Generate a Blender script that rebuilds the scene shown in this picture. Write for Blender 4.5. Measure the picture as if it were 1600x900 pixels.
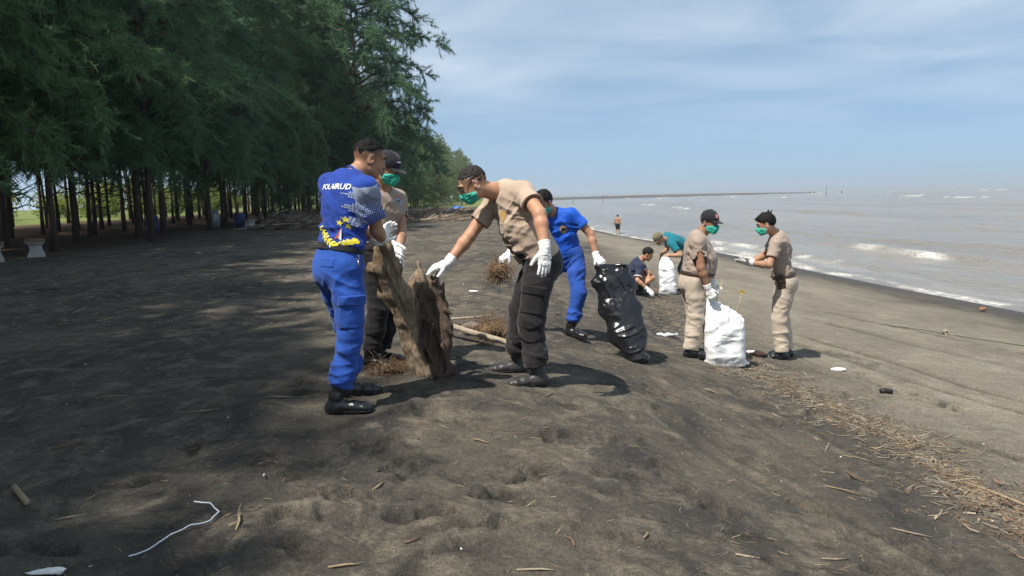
import bpy, math, random
import numpy as np
from mathutils import Vector, Matrix
from mathutils.bvhtree import BVHTree

SKIP = set()
for _o in list(bpy.data.objects):
    bpy.data.objects.remove(_o)
scene = bpy.context.scene
COL = scene.collection
A = np.array
RAD = math.radians

# ------------------------------------------------------------------ camera
cam_data = bpy.data.cameras.new('camera')
cam_data.sensor_width = 36.0
cam_data.lens = 1155.0 / 1600.0 * 36.0
cam_data.clip_end = 30000.0
cam_data.clip_start = 0.05
cam = bpy.data.objects.new('camera', cam_data)
COL.objects.link(cam)
_p, _r = math.atan(146.3 / 1155.0), math.atan(18 / 700.0)
_u0 = Vector((0, math.sin(_p), math.cos(_p)))
_f = Vector((0, math.cos(_p), -math.sin(_p)))
_rt = math.cos(_r) * Vector((1, 0, 0)) - math.sin(_r) * _u0
_up = math.sin(_r) * Vector((1, 0, 0)) + math.cos(_r) * _u0
cam.matrix_world = Matrix(((_rt.x, _up.x, -_f.x, 0), (_rt.y, _up.y, -_f.y, 0), (_rt.z, _up.z, -_f.z, 1.345), (0, 0, 0, 1)))
scene.camera = cam

# ------------------------------------------------------------------ light
SUN_EL = RAD(58)
SUN_AZ = Vector((-0.74, -0.67)).normalized()          # where the sun stands, seen from the beach
sun_data = bpy.data.lights.new('sun', 'SUN')
sun_data.energy = 5.0
sun_data.angle = RAD(0.6)
sun_data.color = (1.0, 0.94, 0.85)
sun = bpy.data.objects.new('sun', sun_data)
COL.objects.link(sun)
_d = Vector((-SUN_AZ.x * math.cos(SUN_EL), -SUN_AZ.y * math.cos(SUN_EL), -math.sin(SUN_EL)))
sun.rotation_euler = _d.to_track_quat('-Z', 'Y').to_euler()

VEIL = 0.6
VEILCOL = (2.7, 4.1, 5.4, 1)
world = bpy.data.worlds.new('World')
scene.world = world
world.use_nodes = True
wn, wl = world.node_tree.nodes, world.node_tree.links
wn.clear()
w_out = wn.new('ShaderNodeOutputWorld')
w_bg = wn.new('ShaderNodeBackground')
w_sky = wn.new('ShaderNodeTexSky')
w_sky.sky_type = 'NISHITA'
w_sky.sun_disc = False
w_sky.sun_elevation = SUN_EL
w_sky.sun_rotation = math.atan2(SUN_AZ.x, SUN_AZ.y)
w_sky.altitude = 1000
w_sky.air_density = 0.5
w_sky.dust_density = 1.6
w_sky.ozone_density = 3.0
w_bg.inputs['Strength'].default_value = 0.105
# thin streaks of high cloud
w_tc = wn.new('ShaderNodeTexCoord')
w_sep = wn.new('ShaderNodeSeparateXYZ')
wl.new(w_tc.outputs['Generated'], w_sep.inputs[0])
def wmath(op, a, b=None):
    n = wn.new('ShaderNodeMath'); n.operation = op
    for i, v in enumerate((a, b)):
        if v is None: continue
        if isinstance(v, (int, float)): n.inputs[i].default_value = v
        else: wl.new(v, n.inputs[i])
    return n.outputs[0]
_zz = wmath('ADD', wmath('MAXIMUM', w_sep.outputs['Z'], 0.0), 0.08)
w_comb = wn.new('ShaderNodeCombineXYZ')
wl.new(wmath('DIVIDE', w_sep.outputs['X'], _zz), w_comb.inputs[0])
wl.new(wmath('DIVIDE', w_sep.outputs['Y'], _zz), w_comb.inputs[1])
w_map = wn.new('ShaderNodeMapping')
w_map.inputs['Rotation'].default_value = (0, 0, RAD(24))
w_map.inputs['Scale'].default_value = (0.62, 0.80, 1)
wl.new(w_comb.outputs[0], w_map.inputs[0])
w_n1 = wn.new('ShaderNodeTexNoise'); w_n1.inputs['Scale'].default_value = 1.15; w_n1.inputs['Detail'].default_value = 9; w_n1.inputs['Roughness'].default_value = 0.55; w_n1.inputs['Distortion'].default_value = 0.5
wl.new(w_map.outputs[0], w_n1.inputs['Vector'])
w_n2 = wn.new('ShaderNodeTexNoise'); w_n2.inputs['Scale'].default_value = 0.35; w_n2.inputs['Detail'].default_value = 3
wl.new(w_map.outputs[0], w_n2.inputs['Vector'])
w_r1 = wn.new('ShaderNodeMapRange'); w_r1.inputs['From Min'].default_value = 0.34; w_r1.inputs['From Max'].default_value = 0.78
wl.new(w_n1.outputs['Fac'], w_r1.inputs['Value'])
w_r2 = wn.new('ShaderNodeMapRange'); w_r2.inputs['From Min'].default_value = 0.25; w_r2.inputs['From Max'].default_value = 0.60
wl.new(w_n2.outputs['Fac'], w_r2.inputs['Value'])
w_r3 = wn.new('ShaderNodeMapRange'); w_r3.inputs['From Min'].default_value = 0.04; w_r3.inputs['From Max'].default_value = 0.20
wl.new(w_sep.outputs['Z'], w_r3.inputs['Value'])
_cf = wmath('MULTIPLY', wmath('MULTIPLY', wmath('MULTIPLY', w_r1.outputs[0], w_r2.outputs[0]), w_r3.outputs[0]), 0.85)
w_mix = wn.new('ShaderNodeMix'); w_mix.data_type = 'RGBA'
wl.new(_cf, w_mix.inputs['Factor'])
w_veil = wn.new('ShaderNodeMix'); w_veil.data_type = 'RGBA'          # even veil of high thin cloud over the whole sky
w_veil.inputs['Factor'].default_value = VEIL
wl.new(w_sky.outputs[0], w_veil.inputs['A'])
w_veil.inputs['B'].default_value = VEILCOL
wl.new(w_veil.outputs['Result'], w_mix.inputs['A'])
w_mix.inputs['B'].default_value = (7.6, 8.0, 8.4, 1)
wl.new(w_mix.outputs['Result'], w_bg.inputs['Color'])
wl.new(w_bg.outputs[0], w_out.inputs[0])

scene.view_settings.view_transform = 'Standard'
scene.view_settings.look = 'None'
scene.view_settings.exposure = 0.4
scene.view_settings.gamma = 1.0
scene.view_settings.use_curve_mapping = False
scene.cycles.use_denoising = True
scene.cycles.max_bounces = 8
scene.cycles.diffuse_bounces = 5
scene.cycles.glossy_bounces = 3
scene.cycles.transmission_bounces = 5
scene.cycles.transparent_max_bounces = 6
scene.cycles.caustics_reflective = False
scene.cycles.caustics_refractive = False

# ------------------------------------------------------------------ helpers
def nz(v):
    v = np.asarray(v, float)
    return v / (np.linalg.norm(v) + 1e-12)

def tag(o, label=None, cat=None, group=None, kind=None):
    if label: o['label'] = label
    if cat: o['category'] = cat
    if group: o['group'] = group
    if kind: o['kind'] = kind
    return o

def empty(name, loc=(0, 0, 0), rz=0.0):
    o = bpy.data.objects.new(name, None)
    o.empty_display_size = 0.1
    o.location = loc
    o.rotation_euler = (0, 0, rz)
    COL.objects.link(o)
    return o

def np_mesh(name, V, Fc, smooth=True, mats=(), matidx=None, attrs=None):
    """V (n,3), Fc a list of arrays of faces, each (m,3) or (m,4)."""
    if not isinstance(Fc, (list, tuple)): Fc = [Fc]
    Fc = [np.asarray(f, np.int32) for f in Fc if len(f)]
    me = bpy.data.meshes.new(name)
    V = np.asarray(V, np.float32)
    me.vertices.add(len(V)); me.vertices.foreach_set('co', V.ravel())
    tot = np.concatenate([np.full(len(f), f.shape[1], np.int32) for f in Fc])
    idx = np.concatenate([f.ravel() for f in Fc])
    me.loops.add(len(idx)); me.loops.foreach_set('vertex_index', idx)
    me.polygons.add(len(tot))
    st = np.zeros(len(tot), np.int32); st[1:] = np.cumsum(tot)[:-1]
    me.polygons.foreach_set('loop_start', st)
    me.polygons.foreach_set('loop_total', tot)
    for m in mats: me.materials.append(m)
    if matidx is not None: me.polygons.foreach_set('material_index', np.asarray(matidx, np.int32))
    me.update(calc_edges=True)
    me.polygons.foreach_set('use_smooth', np.full(len(tot), smooth, bool))
    for k, v in (attrs or {}).items():
        v = np.asarray(v, np.float32)
        a = me.attributes.new(k, 'FLOAT', 'POINT'); a.data.foreach_set('value', v.ravel())
    return me

def link(name, me, parent=None, loc=None):
    o = bpy.data.objects.new(name, me)
    COL.objects.link(o)
    if parent is not None: o.parent = parent
    if loc is not None: o.location = loc
    return o

def local(V, root):
    """world points -> coordinates of an unrotated root object"""
    return np.asarray(V, float) - A(root.location)

# value noise, 2-D and 3-D
_rng = np.random.RandomState(7)
_perm = _rng.rand(64, 64, 64).astype(np.float32)
def noise3(x, y, z):
    x, y, z = np.broadcast_arrays(np.asarray(x, np.float32), np.asarray(y, np.float32), np.asarray(z, np.float32))
    xi, yi, zi = np.floor(x), np.floor(y), np.floor(z)
    fx, fy, fz = x - xi, y - yi, z - zi
    fx = fx * fx * (3 - 2 * fx); fy = fy * fy * (3 - 2 * fy); fz = fz * fz * (3 - 2 * fz)
    X0 = xi.astype(np.int32) & 63; Y0 = yi.astype(np.int32) & 63; Z0 = zi.astype(np.int32) & 63
    X1, Y1, Z1 = (X0 + 1) & 63, (Y0 + 1) & 63, (Z0 + 1) & 63
    def L(a, b, t): return a + (b - a) * t
    c0 = L(L(_perm[X0, Y0, Z0], _perm[X1, Y0, Z0], fx), L(_perm[X0, Y1, Z0], _perm[X1, Y1, Z0], fx), fy)
    c1 = L(L(_perm[X0, Y0, Z1], _perm[X1, Y0, Z1], fx), L(_perm[X0, Y1, Z1], _perm[X1, Y1, Z1], fx), fy)
    return L(c0, c1, fz) * 2 - 1
def fbm2(x, y, oct=4, seed=0.0, rough=0.5):
    s = 0; a = 1.0; f = 1.0
    for i in range(oct):
        s = s + a * noise3(x * f + seed * 7.3, y * f - seed * 3.1, np.float32(seed + i * 5.37)); a *= rough; f *= 2.03
    return s

# ------------------------------------------------------------------ materials
def new_mat(name, col=(.5, .5, .5), rough=.8, spec=.5, metal=0.0):
    m = bpy.data.materials.new(name); m.use_nodes = True
    b = m.node_tree.nodes['Principled BSDF']
    b.inputs['Base Color'].default_value = (*col, 1)
    b.inputs['Roughness'].default_value = rough
    b.inputs['Specular IOR Level'].default_value = spec
    b.inputs['Metallic'].default_value = metal
    return m
def nd(m, t, **kw):
    n = m.node_tree.nodes.new(t)
    for k, v in kw.items():
        if k in n.inputs.keys(): n.inputs[k].default_value = v
        else: setattr(n, k, v)
    return n
def lk(m, a, b): m.node_tree.links.new(a, b)
def bsdf(m): return m.node_tree.nodes['Principled BSDF']
def mixrgb(m, fac, a, b, mode='MIX'):
    n = m.node_tree.nodes.new('ShaderNodeMix'); n.data_type = 'RGBA'; n.blend_type = mode
    for s, v in (('Factor', fac), ('A', a), ('B', b)):
        if isinstance(v, (int, float)): n.inputs[s].default_value = v
        elif isinstance(v, tuple): n.inputs[s].default_value = (*v[:3], 1)
        else: lk(m, v, n.inputs[s])
    return n.outputs['Result']
def ramp(m, src, a, b, lo=0.0, hi=1.0):
    n = nd(m, 'ShaderNodeMapRange'); n.inputs['From Min'].default_value = a; n.inputs['From Max'].default_value = b
    n.inputs['To Min'].default_value = lo; n.inputs['To Max'].default_value = hi
    lk(m, src, n.inputs['Value']); return n.outputs[0]
def noise_node(m, scale, detail=4, rough=.55, vec=None, dist=0.0, mscale=None):
    n = nd(m, 'ShaderNodeTexNoise', Scale=scale, Detail=detail, Roughness=rough, Distortion=dist)
    tc = nd(m, 'ShaderNodeTexCoord')
    src = vec or tc.outputs['Object']
    if mscale:
        mp = nd(m, 'ShaderNodeMapping'); mp.inputs['Scale'].default_value = mscale
        lk(m, src, mp.inputs[0]); src = mp.outputs[0]
    lk(m, src, n.inputs['Vector'])
    return n.outputs['Fac']
def bump(m, h, strength=.3, dist=.01, prev=None):
    n = nd(m, 'ShaderNodeBump', Strength=strength, Distance=dist)
    lk(m, h, n.inputs['Height'])
    if prev: lk(m, prev, n.inputs['Normal'])
    lk(m, n.outputs[0], bsdf(m).inputs['Normal'])
    return n.outputs[0]

def cloth(name, col, rough=.85, var=.12, scale=9, weave=900, sheen=.15, bstr=.25):
    m = new_mat(name, col, rough, .25)
    f = noise_node(m, scale, 5, .6)
    d = tuple(c * (1 - var * 1.6) for c in col); l = tuple(min(1, c * (1 + var)) for c in col)
    lk(m, mixrgb(m, ramp(m, f, .32, .68), d, l), bsdf(m).inputs['Base Color'])
    bsdf(m).inputs['Sheen Weight'].default_value = sheen
    b1 = bump(m, noise_node(m, 38, 4, .6), bstr, .01)
    bump(m, noise_node(m, weave, 2, .5), .12, .001, b1)
    return m
def plain(name, col, rough=.6, var=.15, scale=20, bstr=.15, spec=.5, bscale=80):
    m = new_mat(name, col, rough, spec)
    f = noise_node(m, scale, 5, .6)
    lk(m, mixrgb(m, ramp(m, f, .3, .7), tuple(c * (1 - var) for c in col), tuple(min(1, c * (1 + var)) for c in col)), bsdf(m).inputs['Base Color'])
    if bstr: bump(m, noise_node(m, bscale, 4, .6), bstr, .01)
    return m

# ------------------------------------------------------------------ the lie of the land
_px = A([-60, -1.2, -.3, .5, 1.2, 2.1, 3.1, 5, 8, 12, 14, 18, 30, 60, 400, 20000.])
_pz = A([.25, 0, -.02, -.10, -.27, -.53, -.65, -.86, -1.17, -1.65, -1.85, -2.2, -2.8, -3.5, -6, -6])
_ysh = A([-30, 10, 17, 37, 51, 63, 90, 250, 330, 420, 20000.])
_xsh = A([12.5, 12.2, 11.7, 9.6, 7.4, 6.3, 6.0, 9, 16, 16, 16.])
SEA = -1.65
def shore_x(y): return np.interp(y, _ysh, _xsh)
def gz(x, y):
    x = np.asarray(x, float); y = np.asarray(y, float)
    v = np.where(x > 0, x * 12 / shore_x(y), x)
    z = 0
    for o, k in ((-.35, .25), (0, .5), (.35, .25)): z = z + k * np.interp(v + o, _px, _pz)
    sp = SEA + .9 * (1 - ((y - 382 - .12 * (x - 60)) / 52) ** 2) - np.clip((x - 70) / 75, 0, 9) ** 2 * .6
    return np.maximum(z, np.where((y > 300) & (x > 0), sp, -99))

POSES = {
 'P1': {'hip': (-1.102, 4.700, 0.931), 'neck': (-1.012, 4.740, 1.483), 'cf': (0.570, 0.808, -0.152), 'pf': (0.707, 0.707, 0.000), 'hipL': (-1.168, 4.766, 0.900), 'heelL': (-1.126, 4.950, -0.003), 'ankL': (-1.126, 4.950, 0.082), 'toes_left': (0.940, 0.342, 0.000), 'knL': (-1.099, 4.876, 0.489), 'shL': (-1.172, 4.846, 1.444), 'elL': (-1.078, 4.996, 1.210), 'wrL': (-0.931, 5.120, 1.047), 'fingers_left': (0.270, 0.956, 0.119), 'pnL': (0.500, -0.600, 0.400), 'hipR': (-1.036, 4.634, 0.900), 'heelR': (-1.116, 4.540, -0.003), 'ankR': (-1.116, 4.540, 0.082), 'toes_right': (0.990, 0.139, 0.000), 'knR': (-1.027, 4.593, 0.478), 'shR': (-0.870, 4.626, 1.411), 'elR': (-0.855, 4.738, 1.140), 'wrR': (-0.861, 4.980, 1.067), 'fingers_right': (0.164, 0.734, 0.659), 'pnR': (0.600, 0.300, 0.400), 'head': (-0.897, 4.830, 1.600), 'hf': (0.849, 0.451, -0.276), 'hu': (0.276, 0.067, 0.959), 'H': 1.72},
 'P2': {'hip': (-1.056, 5.950, 0.894), 'neck': (-1.012, 5.930, 1.405), 'cf': (0.815, -0.572, -0.091), 'pf': (0.883, -0.469, 0.000), 'hipL': (-1.012, 6.033, 0.864), 'heelL': (-1.093, 5.980, -0.003), 'ankL': (-1.093, 5.980, 0.082), 'toes_left': (0.985, -0.174, 0.000), 'knL': (-0.998, 5.996, 0.460), 'shL': (-0.909, 6.086, 1.346), 'elL': (-0.879, 5.964, 1.079), 'wrL': (-0.880, 5.780, 0.904), 'fingers_left': (0.278, -0.523, -0.805), 'pnL': (-0.800, -0.500, -0.100), 'hipR': (-1.099, 5.867, 0.864), 'heelR': (-1.139, 5.800, -0.003), 'ankR': (-1.139, 5.800, 0.082), 'toes_right': (0.906, -0.423, 0.000), 'knR': (-1.069, 5.809, 0.465), 'shR': (-1.125, 5.778, 1.352), 'elR': (-1.096, 5.608, 1.112), 'wrR': (-0.891, 5.500, 1.007), 'fingers_right': (0.279, -0.640, -0.716), 'pnR': (0.700, 0.300, -0.500), 'head': (-0.942, 5.830, 1.571), 'hf': (0.807, -0.429, -0.407), 'hu': (0.359, -0.191, 0.914), 'H': 1.73},
 'P3': {'hip': (0.221, 5.500, 0.869), 'neck': (-0.057, 5.460, 1.378), 'cf': (-0.690, -0.588, -0.422), 'pf': (-0.996, 0.087, 0.000), 'hipL': (0.212, 5.404, 0.838), 'heelL': (0.171, 5.340, -0.067), 'ankL': (0.171, 5.340, 0.018), 'toes_left': (-0.985, -0.174, 0.000), 'knL': (0.135, 5.362, 0.423), 'shL': (0.096, 5.308, 1.372), 'elL': (0.202, 5.076, 1.208), 'wrL': (0.231, 4.970, 0.970), 'fingers_left': (-0.075, -0.255, -0.964), 'pnL': (-0.350, 0.900, 0.000), 'hipR': (0.229, 5.596, 0.838), 'heelR': (0.019, 5.720, -0.052), 'ankR': (0.019, 5.720, 0.033), 'toes_right': (-1.000, 0.000, 0.000), 'knR': (0.066, 5.657, 0.442), 'shR': (-0.134, 5.620, 1.282), 'elR': (-0.306, 5.543, 1.044), 'wrR': (-0.468, 5.465, 0.853), 'fingers_right': (-0.958, -0.160, -0.239), 'pnR': (0.050, 0.300, -1.000), 'head': (-0.261, 5.360, 1.428), 'hf': (-0.860, -0.106, -0.500), 'hu': (-0.496, -0.061, 0.866), 'H': 1.78},
 'P4': {'hip': (0.572, 7.720, 0.697), 'neck': (0.449, 7.660, 1.142), 'cf': (-0.212, -0.959, -0.188), 'pf': (-0.259, -0.966, 0.000), 'hipL': (0.659, 7.696, 0.667), 'heelL': (0.605, 7.550, -0.132), 'ankL': (0.605, 7.550, -0.047), 'toes_left': (0.643, -0.766, 0.000), 'knL': (0.688, 7.557, 0.312), 'shL': (0.635, 7.621, 1.131), 'elL': (0.821, 7.579, 0.917), 'wrL': (0.868, 7.500, 0.688), 'fingers_left': (0.452, -0.773, -0.445), 'pnL': (0.200, 0.300, -0.900), 'hipR': (0.484, 7.744, 0.667), 'heelR': (0.186, 7.720, -0.069), 'ankR': (0.186, 7.720, 0.016), 'toes_right': (-0.342, -0.940, 0.000), 'knR': (0.308, 7.651, 0.349), 'shR': (0.291, 7.713, 1.049), 'elR': (0.077, 7.637, 0.875), 'wrR': (-0.024, 7.450, 0.747), 'fingers_right': (-0.691, -0.599, -0.404), 'pnR': (0.000, 0.300, -0.900), 'head': (0.347, 7.560, 1.257), 'hf': (-0.616, -0.555, -0.559), 'hu': (-0.416, -0.374, 0.829), 'H': 1.68},
 'P5': {'hip': (1.964, 7.950, 0.385), 'neck': (2.016, 7.950, 0.855), 'cf': (0.960, -0.260, -0.107), 'pf': (0.999, 0.035, 0.000), 'hipL': (1.961, 8.040, 0.356), 'heelL': (1.981, 8.060, -0.477), 'ankL': (1.981, 8.060, -0.392), 'toes_left': (0.985, 0.174, 0.000), 'knL': (2.009, 8.057, -0.024), 'shL': (2.057, 8.124, 0.796), 'elL': (2.125, 8.032, 0.537), 'wrL': (2.178, 7.932, 0.321), 'fingers_left': (0.215, -0.474, -0.854), 'pnL': (-0.100, -0.800, -0.300), 'hipR': (1.967, 7.860, 0.356), 'heelR': (1.918, 7.860, -0.462), 'ankR': (1.918, 7.860, -0.377), 'toes_right': (0.996, -0.087, 0.000), 'knR': (1.980, 7.857, -0.020), 'shR': (1.964, 7.776, 0.807), 'elR': (1.989, 7.719, 0.530), 'wrR': (2.070, 7.720, 0.300), 'fingers_right': (0.392, -0.243, -0.887), 'pnR': (0.300, 0.600, -0.300), 'head': (2.126, 7.900, 0.998), 'hf': (0.602, -0.771, -0.208), 'hu': (0.128, -0.164, 0.978), 'H': 1.66},
 'P6': {'hip': (3.183, 8.540, 0.271), 'neck': (3.061, 8.500, 0.812), 'cf': (-0.889, 0.425, -0.169), 'pf': (-0.927, 0.375, 0.000), 'hipL': (3.150, 8.457, 0.242), 'heelL': (3.132, 8.450, -0.647), 'ankL': (3.132, 8.450, -0.562), 'toes_left': (-0.985, 0.174, 0.000), 'knL': (3.092, 8.462, -0.166), 'shL': (3.001, 8.341, 0.732), 'elL': (2.893, 8.258, 0.483), 'wrL': (2.651, 8.260, 0.513), 'fingers_left': (-0.916, -0.334, 0.221), 'pnL': (0.000, 0.200, 1.000), 'hipR': (3.217, 8.623, 0.242), 'heelR': (3.262, 8.660, -0.661), 'ankR': (3.262, 8.660, -0.576), 'toes_right': (-0.966, 0.259, 0.000), 'knR': (3.192, 8.655, -0.177), 'shR': (3.146, 8.667, 0.788), 'elR': (2.976, 8.626, 0.565), 'wrR': (2.767, 8.530, 0.485), 'fingers_right': (-0.844, -0.521, 0.129), 'pnR': (0.000, -0.200, 1.000), 'head': (2.913, 8.440, 0.936), 'hf': (-0.914, 0.297, -0.276), 'hu': (-0.262, 0.085, 0.961), 'H': 1.66},
 'P7': {'hip': (2.205, 13.650, -0.321), 'neck': (2.379, 13.550, 0.078), 'cf': (0.917, 0.005, -0.400), 'pf': (0.978, 0.208, 0.000), 'hipL': (2.186, 13.738, -0.350), 'heelL': (2.388, 13.750, -0.564), 'ankL': (2.388, 13.750, -0.479), 'toes_left': (0.966, 0.259, 0.000), 'knL': (2.504, 13.819, -0.113), 'shL': (2.374, 13.738, 0.067), 'elL': (2.500, 13.639, -0.166), 'wrL': (2.504, 13.400, -0.217), 'fingers_left': (0.296, -0.396, 0.869), 'pnL': (-0.500, -0.300, 0.300), 'hipR': (2.224, 13.562, -0.350), 'heelR': (2.245, 13.400, -0.540), 'ankR': (2.245, 13.400, -0.455), 'toes_right': (0.996, 0.087, 0.000), 'knR': (2.566, 13.380, -0.233), 'shR': (2.343, 13.386, -0.008), 'elR': (2.272, 13.273, -0.257), 'wrR': (2.452, 13.250, -0.420), 'fingers_right': (0.601, -0.465, -0.650), 'pnR': (0.200, 0.300, -0.800), 'head': (2.491, 13.450, 0.201), 'hf': (0.853, -0.229, -0.469), 'hu': (0.453, -0.122, 0.883), 'H': 1.66},
 'P8': {'hip': (3.577, 14.700, 0.175), 'neck': (3.061, 14.550, 0.401), 'cf': (-0.458, 0.340, -0.821), 'pf': (-0.985, 0.174, 0.000), 'hipL': (3.561, 14.609, 0.145), 'heelL': (3.558, 14.550, -0.705), 'ankL': (3.558, 14.550, -0.620), 'toes_left': (-0.996, 0.087, 0.000), 'knL': (3.422, 14.591, -0.246), 'shL': (3.124, 14.397, 0.302), 'elL': (3.284, 14.279, 0.090), 'wrL': (3.044, 14.350, 0.089), 'fingers_left': (-0.793, -0.407, -0.453), 'pnL': (0.100, 0.500, -0.800), 'hipR': (3.593, 14.791, 0.145), 'heelR': (3.540, 14.850, -0.703), 'ankR': (3.540, 14.850, -0.618), 'toes_right': (-0.996, 0.087, 0.000), 'knR': (3.430, 14.832, -0.234), 'shR': (3.095, 14.731, 0.457), 'elR': (3.123, 14.765, 0.171), 'wrR': (2.957, 14.600, 0.084), 'fingers_right': (0.113, -0.374, -0.921), 'pnR': (0.100, -0.300, -0.900), 'head': (2.879, 14.400, 0.415), 'hf': (-0.606, -0.283, -0.743), 'hu': (-0.674, -0.314, 0.669), 'H': 1.7},
}


FEET = [(p[k][0], p[k][1]) for p in POSES.values() for k in ('heelL', 'heelR')]
def relief(x, y):
    """gentle humps of trodden sand, fading towards the smooth wet shore and under the feet that stand on it"""
    x = np.asarray(x, float); y = np.asarray(y, float)
    a = np.clip((7.5 - x) / 5, .15, 1) * np.clip((60 - y) / 30, .3, 1)
    r = fbm2(x * .55, y * .55, 3, 1.0) * .030 + fbm2(x * 2.1, y * 2.1, 3, 2.0) * .012
    w = 1.0
    for fx, fy in FEET: w = w * (1 - .9 * np.exp(-((x - fx) ** 2 + (y - fy) ** 2) / .09))
    return r * a * w
def GZ(x, y): return float(gz(x, y) + relief(x, y))

def spaced(segs):
    out = [segs[0][0]]
    for a, b, n in segs: out += list(np.linspace(a, b, n + 1)[1:])
    return A(out)
def geom(a, b, n): return list(np.geomspace(a, b, n + 1)[1:])

def build_ground():
    xs = np.concatenate([-A(geom(5.0, 160, 60))[::-1], np.linspace(-5, 5, 560), 5 + A(geom(.02, 15, 90)), 20 + A(geom(.3, 480, 70))])
    ys = np.concatenate([-A(geom(.5, 60, 20))[::-1], np.linspace(-.4, 1.8, 12), np.linspace(1.815, 8.5, 400), 8.5 + A(geom(.02, 55, 190)), 63.5 + A(geom(.9, 900, 130))])
    X, Y = np.meshgrid(xs, ys, indexing='xy')
    Z = gz(X, Y) + relief(X, Y)
    Z += np.where((Y < 14) & (np.abs(X) < 7), fbm2(X * 6.5, Y * 6.5, 4, 3.0, .6) * .0085, 0)
    rs = np.random.RandomState(11)
    soft = np.zeros_like(Z); dent_tone = np.zeros_like(Z)
    def stamp(x, y, yaw, dep, sc=1.0):
        R = .30 * sc
        i0, i1 = np.searchsorted(xs, (x - R, x + R)); j0, j1 = np.searchsorted(ys, (y - R, y + R))
        if i1 - i0 < 3 or j1 - j0 < 3: return
        dx = X[j0:j1, i0:i1] - x; dy = Y[j0:j1, i0:i1] - y
        u = (dx * math.sin(yaw) + dy * math.cos(yaw)) / sc; v = (dx * math.cos(yaw) - dy * math.sin(yaw)) / sc
        v = v + .012 * np.sin(u * 18)
        e = np.minimum(np.hypot((u - .055) / .095, v / .052), np.hypot((u + .085) / .058, v / .043))
        e = e + .22 * noise3(dx * 22 + x * 9, dy * 22, y * 5)
        pit = np.clip((1.12 - e) / .30, 0, 1); pit = pit * pit * (3 - 2 * pit)
        rim = np.exp(-((e - 1.45) / .26) ** 2) * (.6 + .4 * np.sin(3 * np.arctan2(v, u) + x * 7))
        toe = .5 + .5 * np.clip(u / .12, -1, 1)
        Z[j0:j1, i0:i1] += -dep * pit * (.65 + .55 * toe) + dep * .42 * rim
        dent_tone[j0:j1, i0:i1] = np.maximum(dent_tone[j0:j1, i0:i1], pit * .38)  # darker sand colour inside each print
        soft[j0:j1, i0:i1] = np.maximum(soft[j0:j1, i0:i1], np.clip(rim + pit, 0, 1) * .8)
    # walked lines and milling about
    for k in range(22):
        x = rs.uniform(-1.6, 4.0); y = rs.uniform(1.9, 9.5); yaw = rs.uniform(0, 2 * math.pi)
        if rs.rand() < .55: yaw = RAD(rs.choice([-75, 95, 15, 170])) + rs.normal(0, .3)
        n = rs.randint(3, 8)
        for s in range(n):
            side = .09 if s % 2 else -.09
            stamp(x + math.cos(yaw) * side, y - math.sin(yaw) * side, yaw + rs.normal(0, .12), rs.uniform(.020, .046) * (1.2 - .1 * max(0, x)), rs.uniform(.85, 1.1))
            x += math.sin(yaw) * rs.uniform(.5, .72); y += math.cos(yaw) * rs.uniform(.5, .72)
    for k in range(80):
        x = rs.normal(.2, 1.5); y = abs(rs.normal(0, 2.3)) + 2.2
        if min(math.hypot(x - fx, y - fy) for fx, fy in FEET) < .28: continue
        stamp(x, y, rs.uniform(0, 6.3), rs.uniform(.016, .042), rs.uniform(.75, 1.0))
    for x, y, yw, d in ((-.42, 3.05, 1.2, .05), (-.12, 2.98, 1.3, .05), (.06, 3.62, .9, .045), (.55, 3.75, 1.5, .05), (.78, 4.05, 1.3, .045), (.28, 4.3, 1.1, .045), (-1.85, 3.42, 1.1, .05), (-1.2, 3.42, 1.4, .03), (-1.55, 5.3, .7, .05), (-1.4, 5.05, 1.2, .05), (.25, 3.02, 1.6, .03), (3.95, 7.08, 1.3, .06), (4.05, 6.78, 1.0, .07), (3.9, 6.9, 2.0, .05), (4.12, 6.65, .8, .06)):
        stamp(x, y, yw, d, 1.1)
    # wheel and drag marks that run down the beach along the debris line
    for pts, wd, dep in (
        (((1.02, 5.6), (1.25, 4.6), (1.62, 3.7), (2.02, 2.8), (2.4, 2.0)), .055, .016), (((1.22, 5.6), (1.45, 4.6), (1.85, 3.7), (2.3, 2.8), (2.7, 2.0)), .06, .018),
        (((1.75, 7.4), (2.1, 6.2), (2.45, 5.2), (2.85, 4.3), (3.3, 3.4)), .05, .010),
        (((3.6, 10.4), (4.0, 8.8), (4.5, 7.4), (5.1, 6.2), (5.7, 5.2)), .09, .020), (((4.1, 10.6), (4.5, 9.0), (5.0, 7.6), (5.7, 6.3), (6.4, 5.2)), .07, .016),
        (((4.9, 12.5), (5.6, 10.4), (6.4, 8.8), (7.4, 7.2)), .08, .012), (((3.2, 9.4), (3.5, 8.2), (3.9, 7.3), (4.3, 6.6)), .035, .010), (((5.6, 14.), (6.6, 11.4), (7.6, 9.6), (8.8, 8.0)), .06, .010),
        (((3.1, 6.4), (3.5, 5.6), (4.1, 4.9), (4.8, 4.2)), .06, .016), (((3.25, 6.2), (3.75, 5.4), (4.4, 4.7), (5.2, 4.0)), .05, .014), (((1.5, 6.8), (1.72, 5.9), (2.0, 5.0), (2.35, 4.2), (2.7, 3.5)), .03, .010), (((2.9, 12.5), (3.3, 11.), (3.9, 9.4), (4.7, 7.8)), .04, .010)):
        pts = A(pts); t = np.linspace(0, len(pts) - 1, 160)
        cx = np.interp(t, range(len(pts)), pts[:, 0]); cy = np.interp(t, range(len(pts)), pts[:, 1])
        j0, j1 = np.searchsorted(ys, (cy.min(), cy.max()))
        cc = np.interp(ys[j0:j1], cy[::-1], cx[::-1])[:, None] + .04 * np.sin(ys[j0:j1] * 2.3)[:, None]
        e = (X[j0:j1] - cc) / wd
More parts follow.
